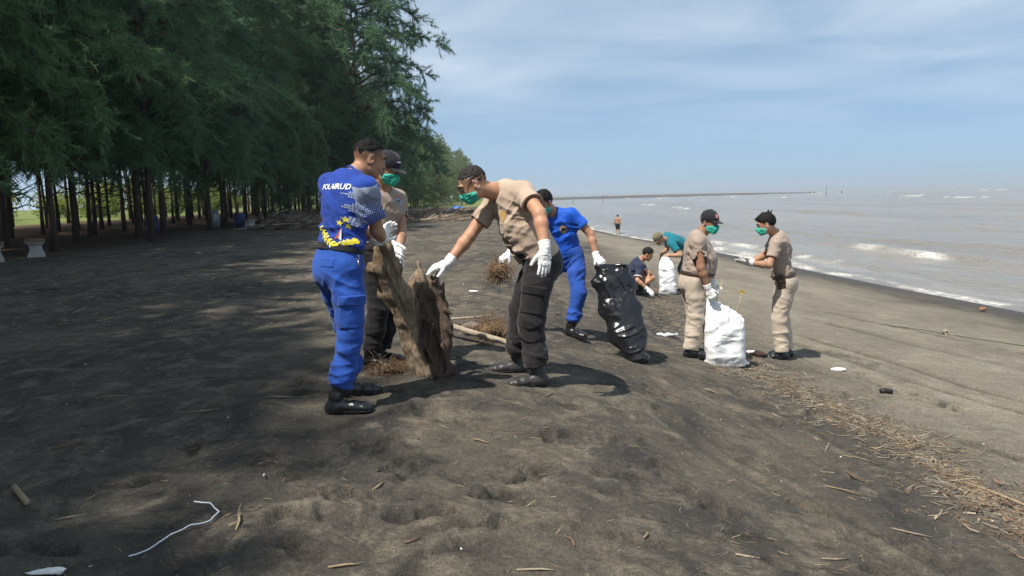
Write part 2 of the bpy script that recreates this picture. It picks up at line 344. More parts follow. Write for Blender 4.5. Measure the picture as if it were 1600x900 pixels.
        ed = np.clip((ys[j0:j1] - cy.min()) / .6, 0, 1)[:, None] * np.clip((cy.max() - ys[j0:j1]) / .6, 0, 1)[:, None] * (.55 + .45 * noise3(X[j0:j1] * .7, Y[j0:j1] * 1.1, 4.2))
        dent_tone[j0:j1] = np.maximum(dent_tone[j0:j1], np.clip(ed * 1.5, 0, 1) * np.exp(-(e / 1.1) ** 2))  # darker sand colour along the middle of each mark
        Z[j0:j1] += 2.6 * dep * ed * (-np.exp(-e ** 2) + .5 * np.exp(-((e - 1.9) / .7) ** 2) + .4 * np.exp(-((e + 1.9) / .7) ** 2))
    ny, nx = X.shape
    V = np.stack([X, Y, Z], -1).reshape(-1, 3)
    i = np.arange(nx - 1)[None, :] + nx * np.arange(ny - 1)[:, None]
    Fq = np.stack([i, i + 1, i + 1 + nx, i + nx], -1).reshape(-1, 4)
    sx = shore_x(Y)
    wet = np.clip(1 - (sx - X) / 2.4, 0, 1) * (Y < 330)
    wet = np.maximum(wet, np.clip(1 - (Z - SEA) / .12, 0, 1))
    dry = np.clip((X - 2.7 + .4 * fbm2(X * .5, Y * .25, 2, 5.0)) / 1.3, 0, 1) * np.clip((sx - X - 1.2) / 3.0, 0, 1)
    grove = np.clip((-X - 12.3 + 1.2 * fbm2(X * .3, Y * .3, 3, 6.0)) / 1.5, 0, 1)
    field = np.clip((-X - 31.5 + 1.5 * fbm2(X * .3, Y * .3, 2, 8.0)) / 2.0, 0, 1)
    verge = np.clip((Y - 82 + 6 * fbm2(X * .1, Y * .1, 2, 9.0)) / 10, 0, 1) * np.clip((-X - 2.5 - (Y - 80) * .01 + 1.5 * fbm2(X * .15, Y * .15, 2, 9.5)) / 2, 0, 1)
    field = np.maximum(field, verge)
    me = np_mesh('beach', V, Fq, True, [MAT['sand']], attrs={'wet': wet, 'dry': dry, 'grove': grove, 'field': field, 'soft': soft, 'dent_tone': dent_tone})
    o = link('beach', me); tag(o, 'dark volcanic sand beach sloping to the sea', kind='structure')
    return o

def sand_material():
    m = new_mat('sand', (.08, .075, .07), .95, .2)
    def attr(n):
        a = nd(m, 'ShaderNodeAttribute'); a.attribute_name = n; return a.outputs['Fac']
    big = noise_node(m, .9, 6, .62, mscale=(1.0, .55, 1), dist=.6)
    mid = noise_node(m, 5.5, 6, .65, mscale=(.8, 1.3, 1))
    fine = noise_node(m, 120, 3, .7)
    grain = noise_node(m, 420, 2, .6)
    c = mixrgb(m, ramp(m, big, .38, .62), (.047, .045, .043), (.120, .106, .085))
    crust = noise_node(m, 2.6, 7, .7, mscale=(1.0, .8, 1), dist=1.1)
    c = mixrgb(m, ramp(m, crust, .50, .60, 0, .80), c, mixrgb(m, ramp(m, mid, .35, .65), (.105, .091, .071), (.205, .178, .140)))
    c = mixrgb(m, ramp(m, mid, .55, .72, 0, .6), c, (.180, .158, .124))
    c = mixrgb(m, ramp(m, mid, .46, .28, 0, .55), c, (.030, .029, .029))
    c = mixrgb(m, attr('soft'), c, mixrgb(m, ramp(m, mid, .4, .6), (.060, .055, .050), (.125, .112, .095)))
    dryc = mixrgb(m, ramp(m, big, .35, .65), (.180, .163, .130), (.275, .250, .202))
    dryc = mixrgb(m, ramp(m, mid, .35, .7, 0, .5), dryc, (.10, .09, .078))
    c = mixrgb(m, attr('dry'), c, dryc)
    c = mixrgb(m, ramp(m, attr('dent_tone'), 0, 1, 0, .72), c, (.046, .042, .037))
    c = mixrgb(m, attr('wet'), c, (.052, .047, .043))
    c = mixrgb(m, attr('grove'), c, mixrgb(m, ramp(m, mid, .35, .65), (.050, .030, .020), (.11, .065, .042)))
    g = noise_node(m, 2.2, 5, .6)
    c = mixrgb(m, attr('field'), c, mixrgb(m, ramp(m, g, .3, .7), (.095, .130, .034), (.175, .205, .062)))
    c = mixrgb(m, 1.0, c, mixrgb(m, ramp(m, fine, .25, .75), (.50, .50, .50), (1.50, 1.48, 1.44)), 'MULTIPLY')
    c = mixrgb(m, 1.0, c, mixrgb(m, ramp(m, noise_node(m, 38, 5, .7), .30, .70), (.68, .68, .68), (1.32, 1.31, 1.28)), 'MULTIPLY')
    c = mixrgb(m, ramp(m, grain, .66, .78, 0, .5), c, (.30, .28, .25))
    lk(m, c, bsdf(m).inputs['Base Color'])
    lk(m, ramp(m, attr('wet'), .3, 1.0, .95, .45), bsdf(m).inputs['Roughness'])
    b = bump(m, noise_node(m, 22, 7, .75), .8, .03)
    bump(m, fine, .7, .008, b)
    return m

def build_sea():
    m = new_mat('sea_water', (.30, .26, .215), .16, .5)
    bsdf(m).inputs['IOR'].default_value = 1.33
    a = nd(m, 'ShaderNodeAttribute'); a.attribute_name = 'foam'
    n1 = noise_node(m, 1.6, 6, .6, mscale=(1.2, .45, 1))
    n2 = noise_node(m, 7.0, 5, .65, mscale=(1.2, .6, 1))
    fm = nd(m, 'ShaderNodeMath', operation='MULTIPLY'); lk(m, a.outputs['Fac'], fm.inputs[0]); lk(m, ramp(m, n2, .36, .58, .15, 1.0), fm.inputs[1])
    silt = mixrgb(m, ramp(m, noise_node(m, .05, 4, .6, mscale=(1.5, .4, 1)), .35, .65), (.200, .183, .156), (.256, .234, .200))
    lk(m, mixrgb(m, fm.outputs[0], silt, (.68, .66, .61)), bsdf(m).inputs['Base Color'])
    lk(m, ramp(m, fm.outputs[0], 0, 1, .18, .8), bsdf(m).inputs['Roughness'])
    b = bump(m, n1, 1.0, .40)
    bump(m, n2, .8, .07, b)
    r = np.concatenate([np.geomspace(9.0, 320, 560), np.geomspace(325, 14000, 110)])
    th = np.concatenate([np.linspace(RAD(-25), RAD(4), 40)[:-1], np.linspace(RAD(4), RAD(46), 420), np.linspace(RAD(46), RAD(100), 60)[1:]])
    Rr, T = np.meshgrid(r, th, indexing='ij')
    X = Rr * np.sin(T); Y = Rr * np.cos(T)
    s = X - shore_x(np.minimum(Y, 300))                     # metres out from the water's edge
    Z = np.full_like(X, SEA); foam = np.zeros_like(X)
    k = np.clip((700 - Rr) / 500, 0, 1)
    Z += k * .085 * fbm2(X * .42, Y * .20, 3, 12.) * np.clip(s / 4, 0, 1) + k * .035 * fbm2(X * 1.6, Y * .8, 2, 13.) * np.clip(s / 2, 0, 1)
    rs = np.random.RandomState(5)
    crest = [(.9, .10, .35), (3.0, .14, .40), (6.6, .18, .42), (11.0, .16, .0), (16, .16, .0), (22, .2, .12), (29, .2, .0), (37, .2, .12), (46, .22, .15), (57, .2, .0), (70, .22, .2), (86, .26, .3), (105, .3, .3), (130, .3, .35), (160, .3, .4), (200, .3, .4), (250, .3, .4)]
    for i, (x0, h, fo) in enumerate(crest):
        wob = x0 + (.5 + .012 * x0) * fbm2(Y * .06 + i * 3.7, X * 0 + i, 3, 20. + i) * (1.2 + .02 * x0)
        amp = np.clip(.45 + 1.1 * noise3(Y * (.055 + .0) + i * 9.1, i * 3.3, 0), 0, 1.3)
        if i == 2: amp = np.maximum(np.exp(-((Y - 32) / 7.5) ** 2) * 1.15, amp * .45)
        if i == 1: amp = np.maximum(np.exp(-((Y - 36) / 12) ** 2) * 1.1, amp * .6)
        e = s - wob
        wd = .55 + .012 * x0
        prof = np.where(e < 0, np.exp(-(e / (wd * .45)) ** 2), np.exp(-(e / (wd * 1.9)) ** 2))
        Z += k * h * amp * prof
        br = np.clip((amp + .35 * noise3(Y * .9, X * .9, i * 2.2) - (1.12 - fo * .55)) / .35, 0, 1)
        foam = np.maximum(foam, br * np.clip(1.2 * np.exp(-((e + .25) / (.34 + .0016 * x0)) ** 2), 0, 1) * (fo > 0))
    edge = np.clip(1 - np.abs(s - .25 - .35 * fbm2(Y * .5, X * .2, 3, 30.)) / .34, 0, 1)
    lace = np.clip(1 - np.abs(s - 1.5 - .6 * fbm2(Y * .3, X * .2, 3, 31.)) / .9, 0, 1) * np.clip(.4 + fbm2(X * 1.1, Y * .5, 3, 32.), 0, 1)
    foam = np.maximum(foam, np.clip(edge * 1.4 * np.clip(.55 + .9 * fbm2(Y * .8, X * .8, 3, 34.), 0, 1), 0, 1) * (Y < 300)); foam = np.maximum(foam, lace * .35 * (Y < 300))
    caps = np.clip((fbm2(X * .30, Y * .06, 3, 33.) - 1.16) * 5, 0, 1) * np.clip((X - 10) / 60, 0, 1) * (Rr > 60)
    foam = np.maximum(foam, caps)
    ny, nx = X.shape
    V = np.stack([X, Y, Z], -1).reshape(-1, 3)
    i = np.arange(nx - 1)[None, :] + nx * np.arange(ny - 1)[:, None]
    Fq = np.stack([i, i + nx, i + 1 + nx, i + 1], -1).reshape(-1, 4)
    o = link('sea', np_mesh('sea', V, Fq, True, [m], attrs={'foam': foam}))
    tag(o, 'silty grey brown sea with small breaking waves', kind='structure')

# ------------------------------------------------------------------ materials used by name
MAT = {}
def skin_material(name, col):
    m = new_mat(name, col, .52, .4)
    f = noise_node(m, 26, 4, .6)
    c = mixrgb(m, ramp(m, f, .3, .7), tuple(q * .86 for q in col), tuple(q * 1.12 for q in col))
    a = nd(m, 'ShaderNodeAttribute'); a.attribute_name = 'stubble'
    c = mixrgb(m, ramp(m, a.outputs['Fac'], 0, 1, 0, .93), c, (.016, .013, .012))
    lk(m, c, bsdf(m).inputs['Base Color'])
    bsdf(m).inputs['Subsurface Weight'].default_value = .08
    bsdf(m).inputs['Subsurface Radius'].default_value = (.01, .004, .002)
    bump(m, noise_node(m, 300, 3, .6), .15, .001)
    return m
MAT['sand'] = sand_material() if 'ground' not in SKIP else None
MAT['skin'] = skin_material('skin', (.40, .215, .132))
MAT['skin_tan'] = skin_material('skin_tan', (.47, .250, .150))
MAT['skin_dark'] = skin_material('skin_dark', (.31, .160, .098))
def hair_material(name, c):
    m = new_mat(name, c, .75, .25)
    f = noise_node(m, 240, 3, .7, mscale=(1, 1, .4))
    lk(m, mixrgb(m, ramp(m, f, .3, .7), tuple(q * .5 for q in c), tuple(q * 1.8 for q in c)), bsdf(m).inputs['Base Color'])
    bump(m, f, .7, .004)
    return m
MAT['dark_hair'] = hair_material('dark_hair', (.008, .007, .007))
MAT['grey_hair'] = hair_material('grey_hair', (.026, .023, .022))
MAT['eye_white'] = plain('eye_white', (.62, .58, .54), .35, .05, 20, 0)
MAT['strap_white'] = plain('strap_white', (.75, .75, .74), .8, .05)
MAT['wire'] = new_mat('wire', (.35, .30, .24), .3, .5, .9)
MAT['brass'] = new_mat('brass', (.42, .36, .22), .35, .5, .9)
MAT['rubber'] = plain('rubber', (.022, .022, .024), .75)
MAT['black_leather'] = plain('black_leather', (.014, .014, .016), .28, .4, 12, .22, .6, 60)
MAT['dusty_leather'] = plain('dusty_leather', (.045, .043, .042), .45, .6, 9, .2, .4, 60)
MAT['glove'] = cloth('glove', (.80, .80, .78), .9, .08, 30, 1400, .2, .2)
MAT['glove_soiled'] = cloth('glove_soiled', (.58, .56, .53), .9, .22, 22, 1400, .2, .2)
MAT['mask_green'] = cloth('mask_green', (.045, .46, .35), .8, .06, 30, 900, .1, .12)
MAT['royal_blue'] = cloth('royal_blue', (.014, .050, .30), .82, .15, 8, 700, .1)
MAT['blue_drill'] = cloth('blue_drill', (.020, .078, .36), .85, .14, 8, 500, .12)
MAT['blue_jersey'] = cloth('blue_jersey', (.006, .085, .52), .65, .12, 8, 700, .1)
MAT['khaki_tee'] = cloth('khaki_tee', (.45, .345, .265), .9, .07, 9, 900)
MAT['khaki_tee_dark'] = cloth('khaki_tee_dark', (.335, .262, .215), .9, .07, 9, 900)
MAT['khaki_trouser'] = cloth('khaki_trouser', (.50, .42, .335), .9, .07, 9, 600)
MAT['charcoal_drill'] = cloth('charcoal_drill', (.019, .016, .018), .88, .2, 8, 500)
MAT['black_drill'] = cloth('black_drill', (.014, .013, .015), .85, .2, 8, 500)
MAT['navy_tee'] = cloth('navy_tee', (.022, .030, .065), .88, .12)
MAT['teal_tee'] = cloth('teal_tee', (.006, .150, .195), .85, .10)
MAT['denim'] = cloth('denim', (.12, .17, .22), .9, .15)
MAT['webbing'] = cloth('webbing', (.012, .012, .014), .7, .2, 30, 300)
MAT['brown_leather'] = plain('brown_leather', (.050, .030, .020), .4, .3, 15, .2)
MAT['cap_black'] = cloth('cap_black', (.012, .013, .018), .8, .15)
MAT['cap_olive'] = cloth('cap_olive', (.16, .145, .085), .88, .15)
MAT['print_white'] = plain('print_white', (.78, .80, .84), .7, .03, 20, 0)
MAT['print_pale'] = plain('print_pale', (.29, .34, .47), .7, .05, 20, 0)
MAT['print_yellow'] = plain('print_yellow', (.72, .62, .03), .7, .05, 20, 0)
MAT['print_red'] = plain('print_red', (.55, .10, .06), .7, .05, 20, 0)
MAT['print_gold'] = plain('print_gold', (.50, .30, .09), .7, .05, 20, 0)
MAT['print_dark'] = plain('print_dark', (.02, .025, .05), .7, .05, 20, 0)
MAT['black_shorts'] = cloth('black_shorts', (.012, .014, .022), .8, .1)

# ------------------------------------------------------------------ smooth bodies: blended volumes meshed with surface nets
class Field:
    def __init__(s): s.ops = []
    def add(s, lo, hi, fn, k=.02, op='u'):
        s.ops.append((None if lo is None else np.asarray(lo, float), None if hi is None else np.asarray(hi, float), fn, k, op)); return s
    def seg(s, a, b, ra, rb, side=None, wa=None, wb=None, k=.02, op='u', flat=False):
        a = np.asarray(a, float); b = np.asarray(b, float); ab = b - a; L2 = float(ab @ ab) + 1e-12; L = math.sqrt(L2)
        if side is not None: sd = nz(side)
        m = max(ra, rb, wa or 0, wb or 0)
        def fn(X, Y, Z):
            px, py, pz = X - a[0], Y - a[1], Z - a[2]
            t = (px * ab[0] + py * ab[1] + pz * ab[2]) / L2
            tc = np.clip(t, 0, 1)
            px = px - tc * ab[0]; py = py - tc * ab[1]; pz = pz - tc * ab[2]
            r = ra + (rb - ra) * tc
            q2 = px * px + py * py + pz * pz
            if side is None: d = np.sqrt(q2) - r
            else:
                w = wa + (wb - wa) * tc
                qs = px * sd[0] + py * sd[1] + pz * sd[2]; qs *= qs
                d = (np.sqrt(np.maximum(q2 - qs, 0) / (r * r) + qs / (w * w)) - 1) * np.minimum(r, w)
            if flat: d = np.maximum(d, (t - 1) * L)
            return d
        return s.add(np.minimum(a, b) - m, np.maximum(a, b) + m, fn, k, op)
    def chain(s, pts, rad, side=None, wid=None, k=.02, kin=.012, op='u', flat=False):
        n = len(pts)
        for i in range(n - 1):
            sd = None if side is None else (side[i] if isinstance(side, list) else side)
            s.seg(pts[i], pts[i + 1], rad[i], rad[i + 1], sd, None if wid is None else wid[i], None if wid is None else wid[i + 1], k if i == 0 else kin, op, flat and i == n - 2)
        return s
    def ell(s, c, r, M=None, k=.02, op='u'):
        c = np.asarray(c, float); r = np.asarray(r, float); M = np.eye(3) if M is None else np.asarray(M, float)
        def fn(X, Y, Z):
            px, py, pz = X - c[0], Y - c[1], Z - c[2]
            k0 = 0; k1 = 0
            for i in range(3):
                q = (px * M[0, i] + py * M[1, i] + pz * M[2, i]) / r[i]; k0 = k0 + q * q; k1 = k1 + q * q / (r[i] * r[i])
            k0 = np.sqrt(k0)
            return k0 * (k0 - 1) / np.maximum(np.sqrt(k1), 1e-9)
        m = float(r.max())
        return s.add(c - m, c + m, fn, k, op)
    def plane(s, p, n, k=.0):
        """keep what lies behind the plane"""
        p = np.asarray(p, float); n = nz(n)
        return s.add(None, None, lambda X, Y, Z: (X - p[0]) * n[0] + (Y - p[1]) * n[1] + (Z - p[2]) * n[2], k, 'i')
    def fold(s, c, sig, n, lam, amp, wob=1.2, seed=0.0):
        c = np.asarray(c, float); n = nz(n)
        m = nz(np.cross(n, (.3, .8, .5))); m2 = np.cross(n, m)
        def fn(X, Y, Z):
            px, py, pz = X - c[0], Y - c[1], Z - c[2]
            g = np.exp(-(px * px + py * py + pz * pz) / (2 * sig * sig))
            u = (px * n[0] + py * n[1] + pz * n[2]) / lam; v = (px * m[0] + py * m[1] + pz * m[2]) / lam; w = (px * m2[0] + py * m2[1] + pz * m2[2]) / lam
            q = noise3(u * .95 + .35 * wob * np.sin(v * .55 + seed) + seed * 3.7, v * .26 + seed, w * .26 - seed * 2)
            q2 = noise3(u * 1.9 + seed, v * .5 - seed, w * .5 + 9.1)
            return amp * g * (2.6 * np.sqrt(np.abs(q) + .01) - 1.35 + .45 * q2)
        R = 2.4 * sig
        return s.add(c - R, c + R, fn, 0, 'd')
    def rough(s, amp, sc, seed=0.0):
        return s.add(None, None, lambda X, Y, Z: -amp * noise3(X * sc + seed, Y * sc, Z * sc), 0, 'd')
    def mesh(s, h):
        los = [o[0] for o in s.ops if o[4] == 'u']; his = [o[1] for o in s.ops if o[4] == 'u']
        lo = np.min(los, 0) - 3 * h; hi = np.max(his, 0) + 3 * h
        n = np.ceil((hi - lo) / h).astype(int) + 1
        ax = [np.float32(lo[i]) + np.float32(h) * np.arange(n[i], dtype=np.float32) for i in range(3)]
        D = np.full(tuple(n), 1.0, np.float32)
        for l, g, fn, k, op in s.ops:
            if l is None: sl = [slice(0, n[i]) for i in range(3)]
            else:
                p = (k + 3 * h) if op != 'd' else 0
                sl = [slice(max(0, int((l[i] - p - lo[i]) / h)), max(0, min(n[i], int((g[i] + p - lo[i]) / h) + 2))) for i in range(3)]
                if any(q.stop <= q.start for q in sl): continue
            sl = tuple(sl)
            X = ax[0][sl[0]][:, None, None]; Y = ax[1][sl[1]][None, :, None]; Z = ax[2][sl[2]][None, None, :]
            v = D[sl]; d = fn(X, Y, Z).astype(np.float32)
            if op == 'u':
                D[sl] = np.minimum(v, d) - (np.maximum(k - np.abs(v - d), 0) ** 2 / (4 * k) if k > 0 else 0)
            elif op == 's':
                D[sl] = np.maximum(v, -d) + (np.maximum(k - np.abs(v + d), 0) ** 2 / (4 * k) if k > 0 else 0)
            elif op == 'i':
                D[sl] = np.maximum(v, d) + (np.maximum(k - np.abs(v - d), 0) ** 2 / (4 * k) if k > 0 else 0)
            else: D[sl] = v + d
        return surface_nets(D, lo, h)

def surface_nets(D, lo, h):
    S = (D < 0)
    c = np.zeros(tuple(q - 1 for q in D.shape), np.uint8)
    cor = [(i, j, k) for i in (0, 1) for j in (0, 1) for k in (0, 1)]
    def sub(arr, o): return arr[o[0]:arr.shape[0] - 1 + o[0], o[1]:arr.shape[1] - 1 + o[1], o[2]:arr.shape[2] - 1 + o[2]]
    for o in cor: c += sub(S, o)
    act = (c > 0) & (c < 8)
    I = np.argwhere(act)
    vals = np.stack([D[I[:, 0] + o[0], I[:, 1] + o[1], I[:, 2] + o[2]] for o in cor], 1).astype(np.float64)
    P = np.zeros((len(I), 3)); W = np.zeros(len(I))
    for a in range(8):
        for b in range(a + 1, 8):
            da = np.abs(A(cor[a]) - A(cor[b]))
            if da.sum() != 1: continue
            va, vb = vals[:, a], vals[:, b]
            m = (va < 0) != (vb < 0)
            t = np.where(m, va / np.where(m, va - vb, 1), 0)
            P += np.where(m[:, None], A(cor[a])[None] + t[:, None] * (A(cor[b]) - A(cor[a]))[None], 0); W += m
    P = I + P / W[:, None]
    vid = np.full(act.shape, -1, np.int32); vid[act] = np.arange(len(I))
    Fs = []
    for axn in range(3):
        o1, o2 = [x for x in range(3) if x != axn]
        sa = [slice(None)] * 3; sb = [slice(None)] * 3
        sa[axn] = slice(0, -1); sb[axn] = slice(1, None)
        for q in (sa, sb):
            q[o1] = slice(1, -1); q[o2] = slice(1, -1)
        e = S[tuple(sa)] != S[tuple(sb)]
        J = np.argwhere(e)
        if not len(J): continue
        fl = S[tuple(sa)][e]
        base = J.copy(); base[:, o1] += 1; base[:, o2] += 1
        def g(a, b):
            q = base.copy(); q[:, o1] -= a; q[:, o2] -= b
            return vid[q[:, 0], q[:, 1], q[:, 2]]
        Q = np.stack([g(1, 1), g(0, 1), g(0, 0), g(1, 0)], 1)
        if axn == 1: fl = ~fl
        Q[~fl] = Q[~fl][:, ::-1]
        Fs.append(Q)
    return P * h + np.asarray(lo), np.concatenate(Fs)

def part(name, fld, h, mat, parent, attrs=None):
    V, Fq = fld.mesh(h)
    at = {k: f(V) for k, f in (attrs or {}).items()}
    o = link(name, np_mesh(name, local(V, ROOT), Fq, True, [MAT[mat]], attrs=at), parent)
    return o

def tube_arrays(pts, rad, n=6, cap=True):
    pts = np.asarray(pts, float); m = len(pts); rad = np.broadcast_to(np.asarray(rad, float), (m,))
    T = np.gradient(pts, axis=0); T /= np.linalg.norm(T, axis=1)[:, None] + 1e-12
    u = np.cross(T[0], (0, 0, 1) if abs(T[0][2]) < .9 else (1, 0, 0)); u = nz(u)
    V = []
    for i in range(m):
        u = nz(u - T[i] * (u @ T[i])); w = np.cross(T[i], u)
        a = np.arange(n) * 2 * math.pi / n
        V.append(pts[i] + rad[i] * (np.cos(a)[:, None] * u + np.sin(a)[:, None] * w))
    V = np.concatenate(V)
    i = np.arange(n); j = (i + 1) % n
    Fq = np.concatenate([np.stack([k * n + i, k * n + j, (k + 1) * n + j, (k + 1) * n + i], 1) for k in range(m - 1)])
    Ft = np.zeros((0, 3), int)
    if cap:
        V = np.concatenate([V, pts[:1], pts[-1:]]); c0, c1 = len(V) - 2, len(V) - 1
        Ft = np.concatenate([np.stack([j, i, np.full(n, c0)], 1), np.stack([(m - 1) * n + i, (m - 1) * n + j, np.full(n, c1)], 1)])
    return V, Fq, Ft
def tube(name, pts, rad, mat, parent, n=6):
    V, Fq, Ft = tube_arrays(pts, rad, n)
    return link(name, np_mesh(name, local(V, ROOT), [Fq, Ft], True, [MAT[mat]]), parent)
def ball(name, c, r, M, mat, parent, nu=10, nv=7):
    th = np.linspace(0, math.pi, nv); ph = np.arange(nu) * 2 * math.pi / nu
    q = np.stack([np.sin(th)[:, None] * np.cos(ph), np.sin(th)[:, None] * np.sin(ph), np.cos(th)[:, None] * np.ones(nu)], -1).reshape(-1, 3)
    V = A(c) + (q * A(r)) @ np.asarray(M).T
    i = np.arange(nu); j = (i + 1) % nu
    Fq = np.concatenate([np.stack([k * nu + i, (k + 1) * nu + i, (k + 1) * nu + j, k * nu + j], 1) for k in range(nv - 1)])
    return link(name, np_mesh(name, local(V, ROOT), Fq, True, [MAT[mat]]), parent)

def decal(name, host, V2, F, origin, U, W, direc, mat, parent, lift=.003, maxd=.4):
    """a flat print laid on a garment: 2-D points (metres along U, W) dropped onto it along direc"""
    me = host.data
    n = len(me.vertices); co = np.empty(n * 3, np.float32); me.vertices.foreach_get('co', co); co = co.reshape(-1, 3)
    key = host.name
    if key not in _bvh: _bvh[key] = BVHTree.FromPolygons([tuple(c) for c in co], [tuple(p.vertices) for p in me.polygons])
    bt = _bvh[key]; dv = Vector(tuple(nz(direc))); out = []
    keep = np.ones(len(V2), bool)
    for q, (a, b) in enumerate(V2):
        p = A(origin) + a * A(U) + b * A(W) - nz(direc) * .15
        hit = bt.ray_cast(Vector(tuple(local(p, ROOT))), dv, maxd)
        if hit[0] is None: keep[q] = False; out.append((0, 0, 0)); continue
        nrm = hit[1]
        if nrm.dot(dv) > 0: nrm = -nrm
        out.append(tuple(hit[0] + nrm * lift))
    F = [f for f in F if all(keep[i] for i in f)]
    if not F: return None
    mm = bpy.data.meshes.new(name); mm.from_pydata(out, [], F); mm.materials.append(MAT[mat]); mm.update()
    for p in mm.polygons: p.use_smooth = True
    return link(name, mm, parent)
_bvh = {}

# ------------------------------------------------------------------ people
def bez(a, b, c, t): return (1 - t) ** 2 * a + 2 * t * (1 - t) * b + t * t * c

def hand_ops(f, w, d, pn, right, k, curl, fat=1.0, spread=1.0):
    """palm, four fingers and a thumb; d = wrist to knuckles, pn = the way the palm looks"""
    d = nz(d); pn = nz(pn - d * (pn @ d)); sd = np.cross(d, pn) * (1 if right else -1)   # towards the thumb
    def q(x, y, z): return w + k * (x * sd + y * d + z * pn)
    f.seg(q(0, -.015, 0), q(0, .03, 0), .021 * k * fat, .019 * k * fat, sd, .028 * k * fat, .036 * k * fat, k=.012)
    f.seg(q(0, .03, 0), q(.0, .088, .002), .017 * k * fat, .013 * k * fat, sd, .036 * k * fat, .040 * k * fat, k=.015)
    for i, (x, L, sp) in enumerate(((.030, .074, .10), (.010, .082, .02), (-.011, .076, -.06), (-.030, .060, -.15))):
        c = curl[i] if isinstance(curl, (tuple, list)) else curl
        p = q(x, .086 - abs(x - .005) * .25, 0); a = 0.0; dirn = nz(d + sd * sp * spread); r = .0093 * k * fat * (1 if i < 3 else .88)
        for j, fr in enumerate((.46, .30, .24)):
            a += c * (.85, 1.05, .8)[j]
            v = nz(dirn * math.cos(a) + pn * math.sin(a))
            p2 = p + v * L * fr * k
            f.seg(p, p2, r, r * .93, k=.004 if j else .008); p = p2; r *= .93
    ct = curl[4] if isinstance(curl, (tuple, list)) else curl * .6
    p = q(.028, .018, .006); v1 = nz(d * .72 + sd * .72 + pn * .30 * (1 + ct)); r = .0115 * k * fat
    p2 = p + v1 * .040 * k; f.seg(p, p2, .015 * k * fat, r, k=.012)
    v2 = nz(v1 + d * .45 + pn * ct * .9 - sd * .25 * ct); p3 = p2 + v2 * .032 * k; f.seg(p2, p3, r, r * .92, k=.004)
    v3 = nz(v2 + d * .3 + pn * ct * .8 - sd * .3 * ct); f.seg(p3, p3 + v3 * .024 * k, r * .92, r * .8, k=.004)

TOES = {'L': 'toes_left', 'R': 'toes_right'}
FINGERS = {'L': 'fingers_left', 'R': 'fingers_right'}
TORSO = [(-.10, .158, .112, .0), (.05, .165, .116, .0), (.25, .150, .105, .005), (.45, .150, .110, .008), (.65, .163, .117, .008), (.82, .158, .105, .0), (.95, .110, .070, -.01)]

